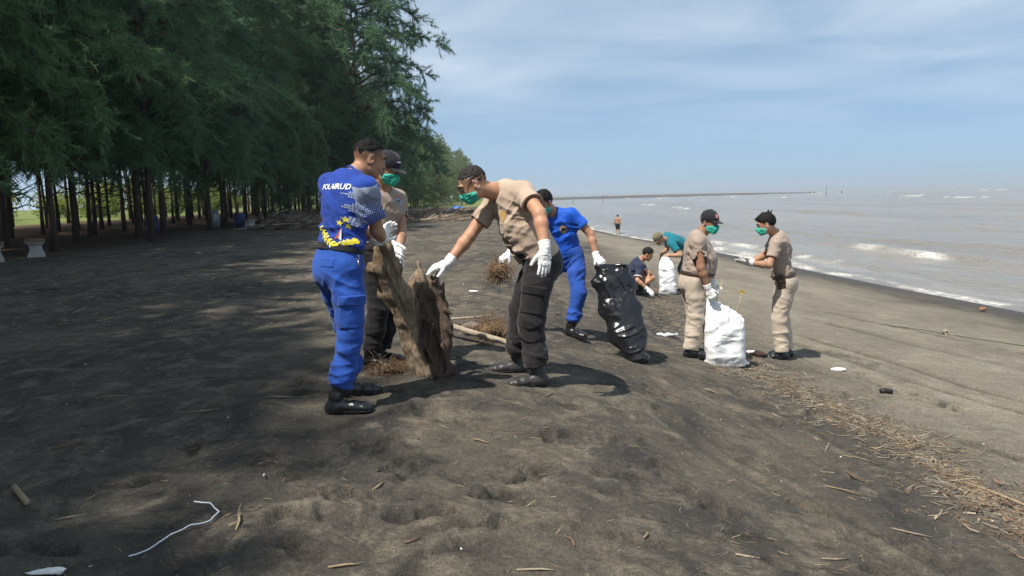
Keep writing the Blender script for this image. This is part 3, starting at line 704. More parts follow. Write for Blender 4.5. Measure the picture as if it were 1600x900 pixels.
def make_person(S, J, label, group=None):
    """S = how the person is dressed and built, J = joints in the world"""
    global ROOT
    J = {k: (A(v) if not np.isscalar(v) else v) for k, v in J.items()}
    k = J['H'] / 1.70; h = S.get('h', .008); bw = S.get('wide', 1.0); bel = S.get('belly', 0.0)
    gx = (J['heelL'] + J['heelR']) / 2
    hip, neck = J['hip'], J['neck']; spn = nz(neck - hip)
    cf = J['cf']; cr = nz(np.cross(cf, spn)); pf = J['pf']; pr = nz(np.cross(pf, (0, 0, 1)))
    bow = A(S.get('bow', (0, 0, 0)))
    mid = (hip + neck) / 2 + bow
    def spine(t):
        if t < 0: return hip + t * nz(mid - hip) * np.linalg.norm(neck - hip)
        return bez(hip, mid, neck, t)
    def tang(t):
        t = min(max(t, 0), 1); return nz(2 * (1 - t) * (mid - hip) + 2 * t * (neck - mid))
    def right(t): v = pr * (1 - t) + cr * t; tg = tang(t); return nz(v - tg * (v @ tg))
    def fwd(t): return nz(np.cross(tang(t), right(t)))
    def torso(f, grow, t0=-.2, t1=2., kk=.03, gf=0.0):
        secs = [q for q in TORSO if t0 <= q[0] <= t1]
        P, R, W, Sd = [], [], [], []
        for t, rx, ry, fo in secs:
            b = bel * math.exp(-((t - .34) / .22) ** 2)
            P.append(spine(t) + fwd(t) * (fo + b * .65) * k); R.append((ry * (1 + .5 * (bw - 1)) + b * .6) * k + grow); W.append((rx * bw + b * .35) * k + grow); Sd.append(right(t))
        f.chain(P, R, Sd, W, k=kk, kin=.03)
        return f
    # head frame
    hf = J['hf']; hu = J['hu']; hx = np.cross(hf, hu); hc = J['head']; HM = np.stack([hx, hf, hu], 1); hs = k * S.get('hs', 1.0)
    def H(x, y, z): return hc + hs * (x * hx + y * hf + z * hu)
    def hl(X, Y, Z):
        px, py, pz = X - hc[0], Y - hc[1], Z - hc[2]
        return tuple((px * HM[0, i] + py * HM[1, i] + pz * HM[2, i]) / hs for i in range(3))
    def skull(f, g=0.0, kk=.02, face=True):
        f.ell(H(0, -.012, .030), A([.075, .096, .088]) * hs + g, HM, kk)
        if face:
            f.ell(H(0, .028, -.030), A([.060, .066, .082]) * hs + g, HM, kk)
            f.seg(H(-.040, .012, -.070), H(0, .066, -.098), .024 * hs + g, .019 * hs + g, k=.02)
            f.seg(H(.040, .012, -.070), H(0, .066, -.098), .024 * hs + g, .019 * hs + g, k=.02)
    # ---- body, one skin
    B = Field()
    skull(B)
    B.seg(H(-.036, .083, .024), H(.036, .083, .024), .011 * hs, .011 * hs, k=.02)
    B.seg(H(0, .090, .010), H(0, .106, -.030), .008 * hs, .0125 * hs, k=.014)
    B.ell(H(-.012, .098, -.033), A([.009, .009, .008]) * hs, HM, .008); B.ell(H(.012, .098, -.033), A([.009, .009, .008]) * hs, HM, .008)
    B.seg(H(-.018, .088, -.062), H(.018, .088, -.062), .009 * hs, .009 * hs, k=.010)
    B.seg(H(-.015, .086, -.073), H(.015, .086, -.073), .009 * hs, .009 * hs, k=.008)
    for sg in (-1, 1):
        B.ell(H(sg * .031, .100, .004), A([.016, .014, .010]) * hs, HM, .012, 's')
        E = np.stack([nz(hx * sg * .9 - hf * .45), nz(hf * .9 + hx * sg * .45), hu], 1)
        B.ell(H(sg * .078, -.008, -.010), A([.009, .021, .034]) * hs, E, .010)
        B.ell(H(sg * .087, -.002, -.006), A([.006, .011, .018]) * hs, E, .006, 's')
    nb = spine(.90)
    B.chain([H(0, -.022, -.05), (H(0, -.025, -.07) + neck) / 2 + hf * .004, nb], [.053 * k * S.get('neck', 1), .055 * k * S.get('neck', 1), .066 * k * S.get('neck', 1)], k=.03)
    torso(B, -.014)
    AR = S.get('arm', 1.0)
    for s in 'LR':
        sh, el, wr = J['sh' + s], J['el' + s], J['wr' + s]
        B.seg(spine(.88), sh, .060 * k, .052 * k, k=.04)
        m1 = sh + (el - sh) * .35; m2 = el + (wr - el) * .28
        B.chain([sh, m1, el, m2, wr], [.052 * k * AR, .049 * k * AR, .040 * k * AR, .042 * k * AR, .028 * k * AR], k=.03, kin=.02)
        if s in S.get('bare', ''): hand_ops(B, wr + J[FINGERS[s]] * .012, J[FINGERS[s]], J['pn' + s], s == 'R', k, S.get('curl' + s, .35))
        else: B.seg(wr, wr + J[FINGERS[s]] * .08 * k, .020 * k, .012 * k, k=.02)
        hj, kn, an = J['hip' + s], J['kn' + s], J['ank' + s]
        B.chain([hj, kn, kn + (an - kn) * .3, an, an + J[TOES[s]] * (.03 if S.get('boots') else .13) - A([0, 0, .045])], [.078 * k, .050 * k, .050 * k, .034 * k, .022 * k], k=.04)
    fade = S.get('fade', 0)
    def stub(V):
        x, y, z = hl(V[:, 0], V[:, 1], V[:, 2])
        hair = np.clip((z - (-.035 + .35 * np.clip(y, -.02, .08) + (.06 if fade else 0) * 0)) / .10, 0, 1) * (y < .07) * (np.abs(x) < .2) * (np.abs(y) < .2) * (np.abs(z) < .16)
        return hair * fade
    body = None
    V, Fq = B.mesh(min(h, .0065) if h < .01 else h * .85)
    body = link('person', np_mesh('person', V - gx, Fq, True, [MAT[S.get('skin', 'skin')]], attrs={'stubble': stub(V)}), None, gx)
    ROOT = body
    tag(body, label, 'person', group)
    # ---- eyes and brows
    if h < .012:
        for sg in (-1, 1):
            e = ball('eye', H(sg * .031, .0855, .004), A([.0125, .006, .0065]) * hs, HM, 'eye_white', body)
            ball('iris', H(sg * .031, .0895, .003), A([.0055, .003, .0058]) * hs, HM, 'dark_hair', e, 8, 5)
            b = [H(sg * x, y, z) for x, y, z in ((.012, .101, .022), (.026, .099, .028), (.042, .090, .026), (.052, .080, .020))]
            tube('eyebrow', b, A([.004, .0055, .005, .003]) * hs, 'dark_hair', body, 5)
    # ---- hair
    if S.get('hair'):
        st = S['hair']; f = Field(); th = st.get('th', .010)
        f.ell(H(0, -.012, .032), A([.076 + th * .5, .097 + th * .7, .089 + th]) * hs, HM)
        zf, zs, zb = st.get('front', .070), st.get('side', .015), st.get('back', -.040)
        def hl_cut(X, Y, Z):
            x, y, z = hl(X, Y, Z)
            yl = np.interp(y, (-.10, -.045, .005, .035, .075, .12), (zb, zb + .02, zs, zs + .03, zf, zf + .01)).astype(np.float32)
            yl = yl + .011 * noise3(x * 75, y * 75, z * 20 + 3)
            return (yl - z) * hs * .8
        f.add(None, None, hl_cut, .012, 'i')
        for a in st.get('tufts', ()):
            p = H(*a[0]); q = H(*a[1]); f.seg(p, q, a[2] * hs, a[2] * .35 * hs, k=.012)
        f.rough(.0035 * hs, 70, 1.0); f.rough(.0028 * hs, 170, 4.0)
        V, Fq = f.mesh(st.get('h', .0045 if h < .012 else h * .6))
        rq = np.random.RandomState(len(V) % 977); ns = 2600 if h < .012 else 700     # loose ends that break the outline
        ii = rq.randint(0, len(V), ns); nv = V[ii] - H(0, -.012, .01); nv /= np.linalg.norm(nv, axis=1)[:, None]
        dv = nv * .75 + rq.normal(0, .45, (ns, 3)) + hf * .25 - hu * .15 * (nv @ hu < .5)[:, None]; dv /= np.linalg.norm(dv, axis=1)[:, None]
        sv = np.cross(dv, rq.normal(0, 1, (ns, 3))); sv /= np.linalg.norm(sv, axis=1)[:, None]
        ln = rq.uniform(.4, 1, ns)[:, None] * st.get('strand', .013) * hs; b0 = V[ii] - nv * .003
        W = np.stack([b0 - sv * .0022 * hs, b0 + sv * .0022 * hs, b0 + dv * ln], 1).reshape(-1, 3)
        link('hair', np_mesh('hair', local(np.concatenate([V, W]), ROOT), [Fq, len(V) + np.arange(3 * ns).reshape(-1, 3)], True, [MAT[st.get('mat', 'dark_hair')]]), body)
    # ---- cap
    if S.get('cap'):
        c = S['cap']; f = Field()
        f.ell(H(0, -.010, .040), A([.088, .108, .098]) * hs, HM)
        f.add(None, None, lambda X, Y, Z: (lambda q: (-(q[2] - (.018 + .10 * q[1])) * hs))(hl(X, Y, Z)), .006, 'i')
        f.rough(.002, 40, 2.)
        cp = part('cap', f, .005 if h < .012 else h * .7, c['mat'], body)
        f = Field()
        f.ell(H(0, .085, .030), A([.072, .098, .022]) * hs, HM)
        def brim(X, Y, Z):
            x, y, z = hl(X, Y, Z)
            zz = .036 - .20 * (y - .08) - 3.2 * x * x
            return np.maximum(np.abs(z - zz) - .0035, .055 - y) * hs
        f.add(None, None, brim, .002, 'i')
        part('brim', f, .0045 if h < .012 else h * .5, c['mat'], cp)
        if h < .012:
            a = np.arange(6) / 6 * math.pi * 2
            ball('button', H(0, -.010, .138), A([.008, .008, .005]) * hs, HM, c['mat'], cp, 8, 5)
        if c.get('emblem'):
            n = 20; ang = np.arange(n) * 2 * math.pi / n
            sx, sy = c['emblem'][1:3]
            pts = [(0, 0)] + [(sx * math.cos(t), sy * math.sin(t)) for t in ang]
            decal('emblem', cp, pts, [(0, i + 1, (i + 1) % n + 1) for i in range(n)], H(c.get('ex', 0), .18, .082), hx * hs, hu * hs, -hf * 1. - hx * c.get('ex', 0) * 4, c['emblem'][0], cp, .0025)
            if len(c['emblem']) > 3:
                decal('emblem_core', cp, [(x * .55, y * .55) for x, y in pts], [(0, i + 1, (i + 1) % n + 1) for i in range(n)], H(c.get('ex', 0), .18, .082), hx * hs, hu * hs, -hf * 1. - hx * c.get('ex', 0) * 4, c['emblem'][3], cp, .004)
    # ---- face mask
    if S.get('mask'):
        f = Field(); skull(f, .0085, .03)
        f.seg(H(0, .088, .004), H(0, .112, -.034), .012 * hs, .020 * hs, k=.035); f.ell(H(0, .092, -.068), A([.030, .022, .030]) * hs, HM, .03)
        dz = S.get('mask_dz', 0.0)
        def reg(X, Y, Z):
            x, y, z = hl(X, Y, Z)
            top = -.008 + dz - 7.0 * x * x; bot = -.118 + 4.5 * x * x
            return np.maximum(np.maximum(z - top, bot - z), .018 - y - .1 * (z + .06)) * hs
        f.add(None, None, reg, .004, 'i')
        f.add(None, None, lambda X, Y, Z: .0028 * np.abs(np.sin(hl(X, Y, Z)[2] * (math.pi / .021) + .4)), 0, 'd')
        f.rough(.0025, 55, 9.)
        mk = part('face_mask', f, .0042 if h < .012 else h * .6, S['mask'], body)
        for sg in (-1, 1):
            for za, zb2 in ((-.040, .012), (-.088, -.040)):
                tube('ear_loop', [H(sg * .062, .024, za), H(sg * .071, .012, (za + zb2) / 2), H(sg * .082, -.010, zb2), H(sg * .083, -.028, zb2 * .5 - .01)], .0018 * hs, 'strap_white', mk, 5)
    if S.get('glasses'):
        g = None
        zt = S['glasses']
        g = tube('spectacles', [H(x, y, zt) for x, y in ((-.084, -.020), (-.079, .02), (-.070, .075), (-.055, .095), (-.028, .106), (0, .109), (.028, .106), (.055, .095), (.070, .075), (.079, .02), (.084, -.020))], .0022 * hs, 'wire', body, 6)
        for sg in (-1, 1):
            t = np.linspace(0, 2 * math.pi, 17)
            tube('rim', [H(sg * (.034 + .024 * math.cos(a)), .107 - .010 * abs(math.cos(a)), zt - .014 + .017 * math.sin(a)) for a in t], .0016 * hs, 'wire', g, 5)
    # ---- shirt
    lo = S.get('loose', .012); t_h = S.get('hem', .12); FO = []
    shirt = None
    if S.get('shirt'):
        sl = S.get('sleeve', .62)
        f = Field()
        torso(f, lo, t0=-.2 if t_h < .05 else 0)
        for s, sg in (('L', -1), ('R', 1)):
            sh, el = J['sh' + s], J['el' + s]
            f.seg(spine(.86), sh - spn * .012, .070 * k, .062 * k, k=.05)
            f.seg(spine(.97), sh + spn * .004 - cr * sg * .03, .040 * k, .040 * k, k=.05)
            f.seg(sh - spn * .006 - cr * sg * .012 * k, sh + (el - sh) * sl, .058 * k * AR + lo * .2, .059 * k * AR + lo * .9, k=.05, flat=True)
        f.plane(spine(t_h), -tang(t_h), .004)
        f.seg(spine(.985) + fwd(1) * .012, H(0, -.015, -.09), .066 * k, .066 * k, k=.008, op='s')
        for s in 'LR':
            sh, el = J['sh' + s], J['el' + s]
            f.seg(sh + (el - sh) * (sl - .09), sh + (el - sh) * (sl + .25), .059 * k * AR + lo * .9 - .016, .059 * k * AR + lo * .9 - .013, k=.004, op='s')
        for c, sig, n, lam, amp, wob in S.get('folds', lambda q: [])(dict(spine=spine, tang=tang, right=right, fwd=fwd, J=J)):
            f.fold(c, sig, n, lam, amp, wob, float(c[0] * 3))
        for s, sg in (('L', -1), ('R', 1)):
            ap = J['sh' + s] - spn * .10 - cr * sg * .03
            f.fold(ap, .085, nz(spn * .8 + cr * sg * .6), .045, .010, .8, sg + 1.)
            f.fold(J['sh' + s] + (J['el' + s] - J['sh' + s]) * .45, .06, nz((J['el' + s] - J['sh' + s]) * .5 + .3 * cf), .045, .004, 1.2, sg * 2.)
        if t_h > .05: 
            for a in (-1, 0, 1, 2): f.fold(spine(.22) + (right(.2) * math.sin(a * 1.57) + fwd(.2) * math.cos(a * 1.57)) * .13, .10, nz(tang(.2) + .35 * right(.2) * (1 if a % 2 else -1)), .045, .009, 1.2, a * 1.7)
        rq = np.random.RandomState(int(abs(gx[0]) * 971) % 9999)
        for q_ in range(9):
            t_ = rq.uniform(.2, .85); an_ = rq.rand() * 6.28; dq = right(t_) * math.cos(an_) * .15 + fwd(t_) * math.sin(an_) * .11
            f.fold(spine(t_) + dq, rq.uniform(.07, .12), nz(tang(t_) * rq.uniform(.3, 1) + right(t_) * rq.uniform(-.9, .9)), rq.uniform(.045, .075), rq.uniform(.006, .011) * S.get('shirt_folds', 1), .5, q_ * 2.3)
        f.rough(.006, 9, 3.1); f.rough(.003, 22, 5.7)
        shirt = part('shirt', f, h, S['shirt'], body)
        # collar band
        cb = spine(.985) + fwd(1) * .012; cn = nz(H(0, -.015, -.09) - cb); cu = nz(cr - cn * (cr @ cn)); cv = np.cross(cn, cu)
        tube('collar', [cb + cn * (.016 - .010 * math.sin(a)) * k + (cu * math.cos(a) * .066 + cv * math.sin(a) * .070) * k * S.get('collar', 1) for a in np.linspace(0, 2 * math.pi, 25)], S.get('collar_r', .0075) * k, S.get('collar_mat', S['shirt']), shirt, 6)
        if S.get('cuff_mat'):
            for s in 'LR':
                sh, el = J['sh' + s], J['el' + s]; c0 = sh + (el - sh) * sl; dn = nz(el - sh); u = nz(np.cross(dn, (.3, .5, .8))); v = np.cross(dn, u)
                tube('cuff', [c0 + (u * math.cos(a) + v * math.sin(a)) * (.062 * k * AR + lo * .9) for a in np.linspace(0, 2 * math.pi, 19)], .010, S['cuff_mat'], shirt, 6)
    # ---- trousers
    wt = S.get('waist', .14); tr = S.get('leg', 1.0); bl = S.get('blouse', False); end = S.get('leg_end', .93)
    def trouser_ops(f, g=0.0, only=None):
        if only is None:
            torso(f, lo * .6 + g, t0=-.2, t1=.5)
            f.ell(hip - pf * .045 * k - A([0, 0, .045]) * k, A([.150, .105, .115]) * k, np.stack([pr, pf, (0, 0, 1)], 1), .05)
        for s in 'LR':
            if only and s != only: continue
            hj, kn, an = J['hip' + s], J['kn' + s], J['ank' + s]; e2 = kn + (an - kn) * end if not S.get('shorts') else kn + (kn - hj) * .04
            tk = (.100 * k * min(tr, 1.1) + g, .090 * k * tr + g, .076 * k * tr + g, (.071 if bl else .075) * k * tr + g, (.058 if bl else .072) * k * tr + g)
            if S.get('shorts'): f.chain([hj, hj + (kn - hj) * .4, e2], tk[:3], k=.03, kin=.03, flat=True); continue
            f.chain([hj + A([0, 0, .0]), hj + (kn - hj) * .4, kn, kn + (an - kn) * (.45 if not bl else .6), e2], tk, k=.03, kin=.03, flat=True)
            if bl: f.seg(kn + (an - kn) * (end - .22), kn + (an - kn) * (end - .10), .066 * k * tr + g, .070 * k * tr + g, k=.03)
            sd = nz(an - kn); e3 = e2 - sd * .02
            if not S.get('nocut'): f.add(A([e2[0] - .13, e2[1] - .13, e2[2] - .25]), A([e2[0] + .13, e2[1] + .13, e2[2] + .01]), (lambda e2, sd: lambda X, Y, Z: (X - e2[0]) * sd[0] + (Y - e2[1]) * sd[1] + (Z - e2[2]) * sd[2])(e2, sd), .012, 'i')
    def trouser_folds(f):
        for i, s in enumerate('LR'):
            hj, kn, an = J['hip' + s], J['kn' + s], J['ank' + s]; sd = nz(an - kn); td = nz(kn - hj)
            sgn = -1 if s == 'L' else 1
            f.fold(kn + (an - kn) * (end - .10), .075, nz(sd + .25 * pr * sgn), .038, .0085 * S.get('crease', 1), 1.1, i * 2.)
            f.fold(kn + (an - kn) * .55, .10, nz(sd + .5 * pf), .060, .0055 * S.get('crease', 1), 1.4, 1 + i)
            f.fold(kn - pf * .03, .075, nz(sd + .35 * pf), .040, .0070 * S.get('crease', 1), 1.1, 3 + i)
            f.fold(hj + (kn - hj) * .35, .11, nz(td + .7 * pr * sgn), .055, .0055 * S.get('crease', 1), 1.3, 5 + i)
        rq = np.random.RandomState(int(abs(gx[1]) * 977) % 9999)
        for s in 'LR':
            for q_ in range(4):
                t_ = rq.uniform(.15, 1.75); hj, kn, an = J['hip' + s], J['kn' + s], J['ank' + s]; c_ = hj + (kn - hj) * t_ if t_ < 1 else kn + (an - kn) * (t_ - 1)
                ax_ = nz(kn - hj) if t_ < 1 else nz(an - kn); f.fold(c_ + (pr * rq.uniform(-1, 1) + pf * rq.uniform(-1, 1)) * .05, rq.uniform(.06, .10), nz(ax_ * rq.uniform(.5, 1) + pr * rq.uniform(-.9, .9)), rq.uniform(.04, .065), rq.uniform(.006, .010) * S.get('crease', 1) ** .5, .6, q_ * 1.3 + (3 if s == 'L' else 0))
        f.fold(hip + pf * .08 - A([0, 0, .06]), .08, nz(A([0, 0, 1]) + .2 * pr), .04, .005, 1.2, .4)
        f.rough(.006, 8, 7.7); f.rough(.0028, 24, 2.2)
    f = Field(); trouser_ops(f); trouser_folds(f)
    f.plane(spine(wt), tang(wt), .004)
    pants = part('shorts' if S.get('shorts') else 'trousers', f, h, S['trousers'], body)
    for s, fr0, fr1 in S.get('cargo', ()):
        hj, kn = J['hip' + s], J['kn' + s]; td = nz(kn - hj); sgn = -1 if s == 'L' else 1
        od = nz(pr * sgn + pf * S.get('cargo_f', .0)); od = nz(od - td * (od @ td)); wd = np.cross(td, od); L = np.linalg.norm(kn - hj)
        for nm, a0, a1, g, wdt in (('cargo_pocket', fr0 + .02, fr1, .009, .082), ('pocket_flap', fr0, fr0 + .15, .016, .088)):
            f = Field(); trouser_ops(f, g * k, s); trouser_folds(f)
            f.plane(hj + td * L * a1, td, .006); f.plane(hj + td * L * a0, -td, .006)
            f.plane(hj + wd * wdt * k, wd, .006); f.plane(hj - wd * wdt * k, -wd, .006); f.plane(hj + od * .03 * k, -od, .004)
            if nm == 'cargo_pocket': ck = part(nm, f, h, S['trousers'], pants)
            else: part(nm, f, h, S['trousers'], pants)
    if S.get('hip_pocket'):
        f = Field(); trouser_ops(f, .006); trouser_folds(f)
        q = spine(0) + pr * .065 * k; f.plane(q + A([0, 0, .055]), (0, 0, 1)); f.plane(q - A([0, 0, .005]), (0, 0, -1)); f.plane(q + pr * .065, pr); f.plane(q - pr * .065, -pr); f.plane(hip - pf * .02, pf)
        part('pocket_flap', f, h, S['trousers'], pants)
    # ---- belt
    if S.get('belt'):
        f = Field(); torso(f, lo * .6 + .010, t0=-.2, t1=.5); tb = S.get('belt_t', wt - .01)
        f.plane(spine(tb) + tang(tb) * .021 * k, tang(tb), .003); f.plane(spine(tb) - tang(tb) * .021 * k, -tang(tb), .003)
        bt = part('belt', f, min(h, .007), S['belt'], body)
        b0 = [q for q in TORSO if q[0] == .05][0]
        bc = spine(tb) + fwd(tb) * ((b0[2] + bel * .75) * k + lo * .6 + .014)
        ball('buckle', bc, (.026, .006, .020), np.stack([right(tb), fwd(tb), tang(tb)], 1), 'brass', bt, 4, 5)
    # ---- boots or shoes
    for s in 'LR':
        if not S.get('boots'): break
        g0 = J['heel' + s].copy(); ff = J[TOES[s]]; fr = np.cross(ff, (0, 0, 1)); an = J['ank' + s]
        up = A([0, 0, 1.])
        def q(x, y, z): return g0 + k * (x * fr + y * ff + z * up)
        def foot(f, g=0.0):
            f.chain([q(0, -.050, .040), q(0, .02, .045), q(0, .10, .040), q(0, .155, .034), q(0, .190, .030)], [.036 * k + g, .040 * k + g, .036 * k + g, .031 * k + g, .026 * k + g], fr, [.034 * k + g, .036 * k + g, .044 * k + g, .047 * k + g, .038 * k + g], k=.03, kin=.02)
        f = Field(); foot(f)
        if S['boots'] == 'boot':
            f.chain([q(0, -.015, .05), q(0, -.008, .11), an + (J['kn' + s] - an) * .20, an + (J['kn' + s] - an) * .42], [.050 * k, .047 * k, .050 * k, .056 * k], k=.03)
            f.fold(q(0, .03, .11), .05, nz(up + .6 * ff), .022, .004, .7, 1.); f.fold(an + (J['kn' + s] - an) * .15, .05, up, .03, .0035, 1., 2.)
        else:
            f.chain([q(0, -.012, .05), q(0, -.006, .095)], [.046 * k, .044 * k], k=.03)
            f.fold(q(0, .12, .06), .03, ff, .02, .003, .5, 1.)
        f.plane(g0 + up * .012, -up, .002)
        bo = part('boot' if S['boots'] == 'boot' else 'shoe', f, min(h, .006), S.get('boot_mat', 'black_leather'), body)
        f = Field(); foot(f, .006); f.plane(g0 - up * .004, -up, .002); f.plane(q(0, .0, .020) , nz(up), .002)
        part('sole', f, min(h, .006), 'rubber', bo)
        if S['boots'] == 'boot' and h < .012:
            for i in range(6):
                c = q(0, .045 - .011 * i, .083 + .026 * i)
                tube('lace', [c - fr * .026 + ff * (-.012), c + ff * .012 + up * .004, c + fr * .026 - ff * .012], .003, 'rubber', bo, 5)
    # ---- gloves
    for s in 'LR':
        if s not in S.get('gloves', ''): continue
        f = Field(); wr = J['wr' + s]; d = J[FINGERS[s]]; fo = nz(wr - J['el' + s])
        hand_ops(f, wr + d * .010, d, J['pn' + s], s == 'R', k, S.get('curl' + s, .3), 1.12)
        f.chain([wr + d * .012, wr - fo * .02 * k, wr - fo * .058 * k], [.030 * k, .035 * k * AR, .0395 * k * AR], k=.015, kin=.004, flat=True)
        f.add(wr - fo * .09 - .05, wr - fo * .09 + .05, (lambda c, n: lambda X, Y, Z: (X - c[0]) * n[0] + (Y - c[1]) * n[1] + (Z - c[2]) * n[2])(wr - fo * .058 * k, -fo), .004, 'i')
        f.fold(wr + d * .03, .05, d, .016, .002, .8, 1.); f.rough(.0015, 70, 1.)
        part('glove', f, .0036 if h < .009 else (.0045 if h < .012 else .007), S.get('glove_mat', 'glove'), body)
    # frames were only for building: children hang on the body with their meshes already in its space
    return body, shirt, pants, dict(spine=spine, tang=tang, right=right, fwd=fwd, J=J, H=H, k=k)

if 'ground' not in SKIP:
    build_ground()
    build_sea()

# ------------------------------------------------------------------ the casuarina grove
def leaf_material(name, dark, light, trans=.25):
    m = new_mat(name, light, .6, .25)
    oi = nd(m, 'ShaderNodeObjectInfo')
    a = nd(m, 'ShaderNodeAttribute'); a.attribute_name = 'tint'
    c = mixrgb(m, a.outputs['Fac'], dark, light)
    c = mixrgb(m, ramp(m, oi.outputs['Random'], 0, 1, 0, .45), c, tuple(q * f for q, f in zip(light, (1.35, 1.1, .75))))
    lk(m, c, bsdf(m).inputs['Base Color'])
    t = nd(m, 'ShaderNodeBsdfTranslucent'); lk(m, c, t.inputs['Color'])
    mx = nd(m, 'ShaderNodeMixShader'); mx.inputs[0].default_value = trans
    lk(m, bsdf(m).outputs[0], mx.inputs[1]); lk(m, t.outputs[0], mx.inputs[2])
    out = [n for n in m.node_tree.nodes if n.type == 'OUTPUT_MATERIAL'][0]
    lk(m, mx.outputs[0], out.inputs['Surface'])
    return m
def bark_material(name, a, b, scale=(9, 9, 1.6)):
    m = new_mat(name, a, .9, .2)
    f = noise_node(m, 3, 6, .65, mscale=scale)
    lk(m, mixrgb(m, ramp(m, f, .32, .68), a, b), bsdf(m).inputs['Base Color'])
    bump(m, f, .8, .03)
    return m
MAT['needles'] = leaf_material('needles', (.050, .145, .092), (.175, .295, .150), .55)
MAT['needles_sunny'] = leaf_material('needles_sunny', (.080, .135, .050), (.210, .270, .095), .42)  # far crowns: sunlit yellow-green put into the needle colour
MAT['shrub_leaf'] = leaf_material('shrub_leaf', (.12, .17, .035), (.24, .30, .07), .40)
MAT['bark'] = bark_material('bark', (.050, .036, .026), (.115, .085, .062))
MAT['driftwood_grey'] = bark_material('driftwood_grey', (.11, .088, .068), (.27, .22, .17))
MAT['driftwood_brown'] = bark_material('driftwood_brown', (.085, .056, .036), (.20, .14, .09))
MAT['driftwood_pale'] = bark_material('driftwood_pale', (.26, .21, .15), (.46, .39, .29))
MAT['straw'] = plain('straw', (.27, .205, .12), .85, .35, 30, 0)
MAT['straw_red'] = plain('straw_red', (.165, .100, .062), .85, .35, 30, 0)
MAT['straw_grey'] = plain('straw_grey', (.17, .15, .125), .85, .35, 30, 0)
MAT['shell_white'] = plain('shell_white', (.62, .61, .57), .6, .1, 30, 0)
MAT['concrete_white'] = plain('concrete_white', (.55, .54, .50), .9, .18, 6, .3, .3, 30)
MAT['concrete_brown'] = plain('concrete_brown', (.23, .165, .115), .9, .25, 6, .3, .3, 30)

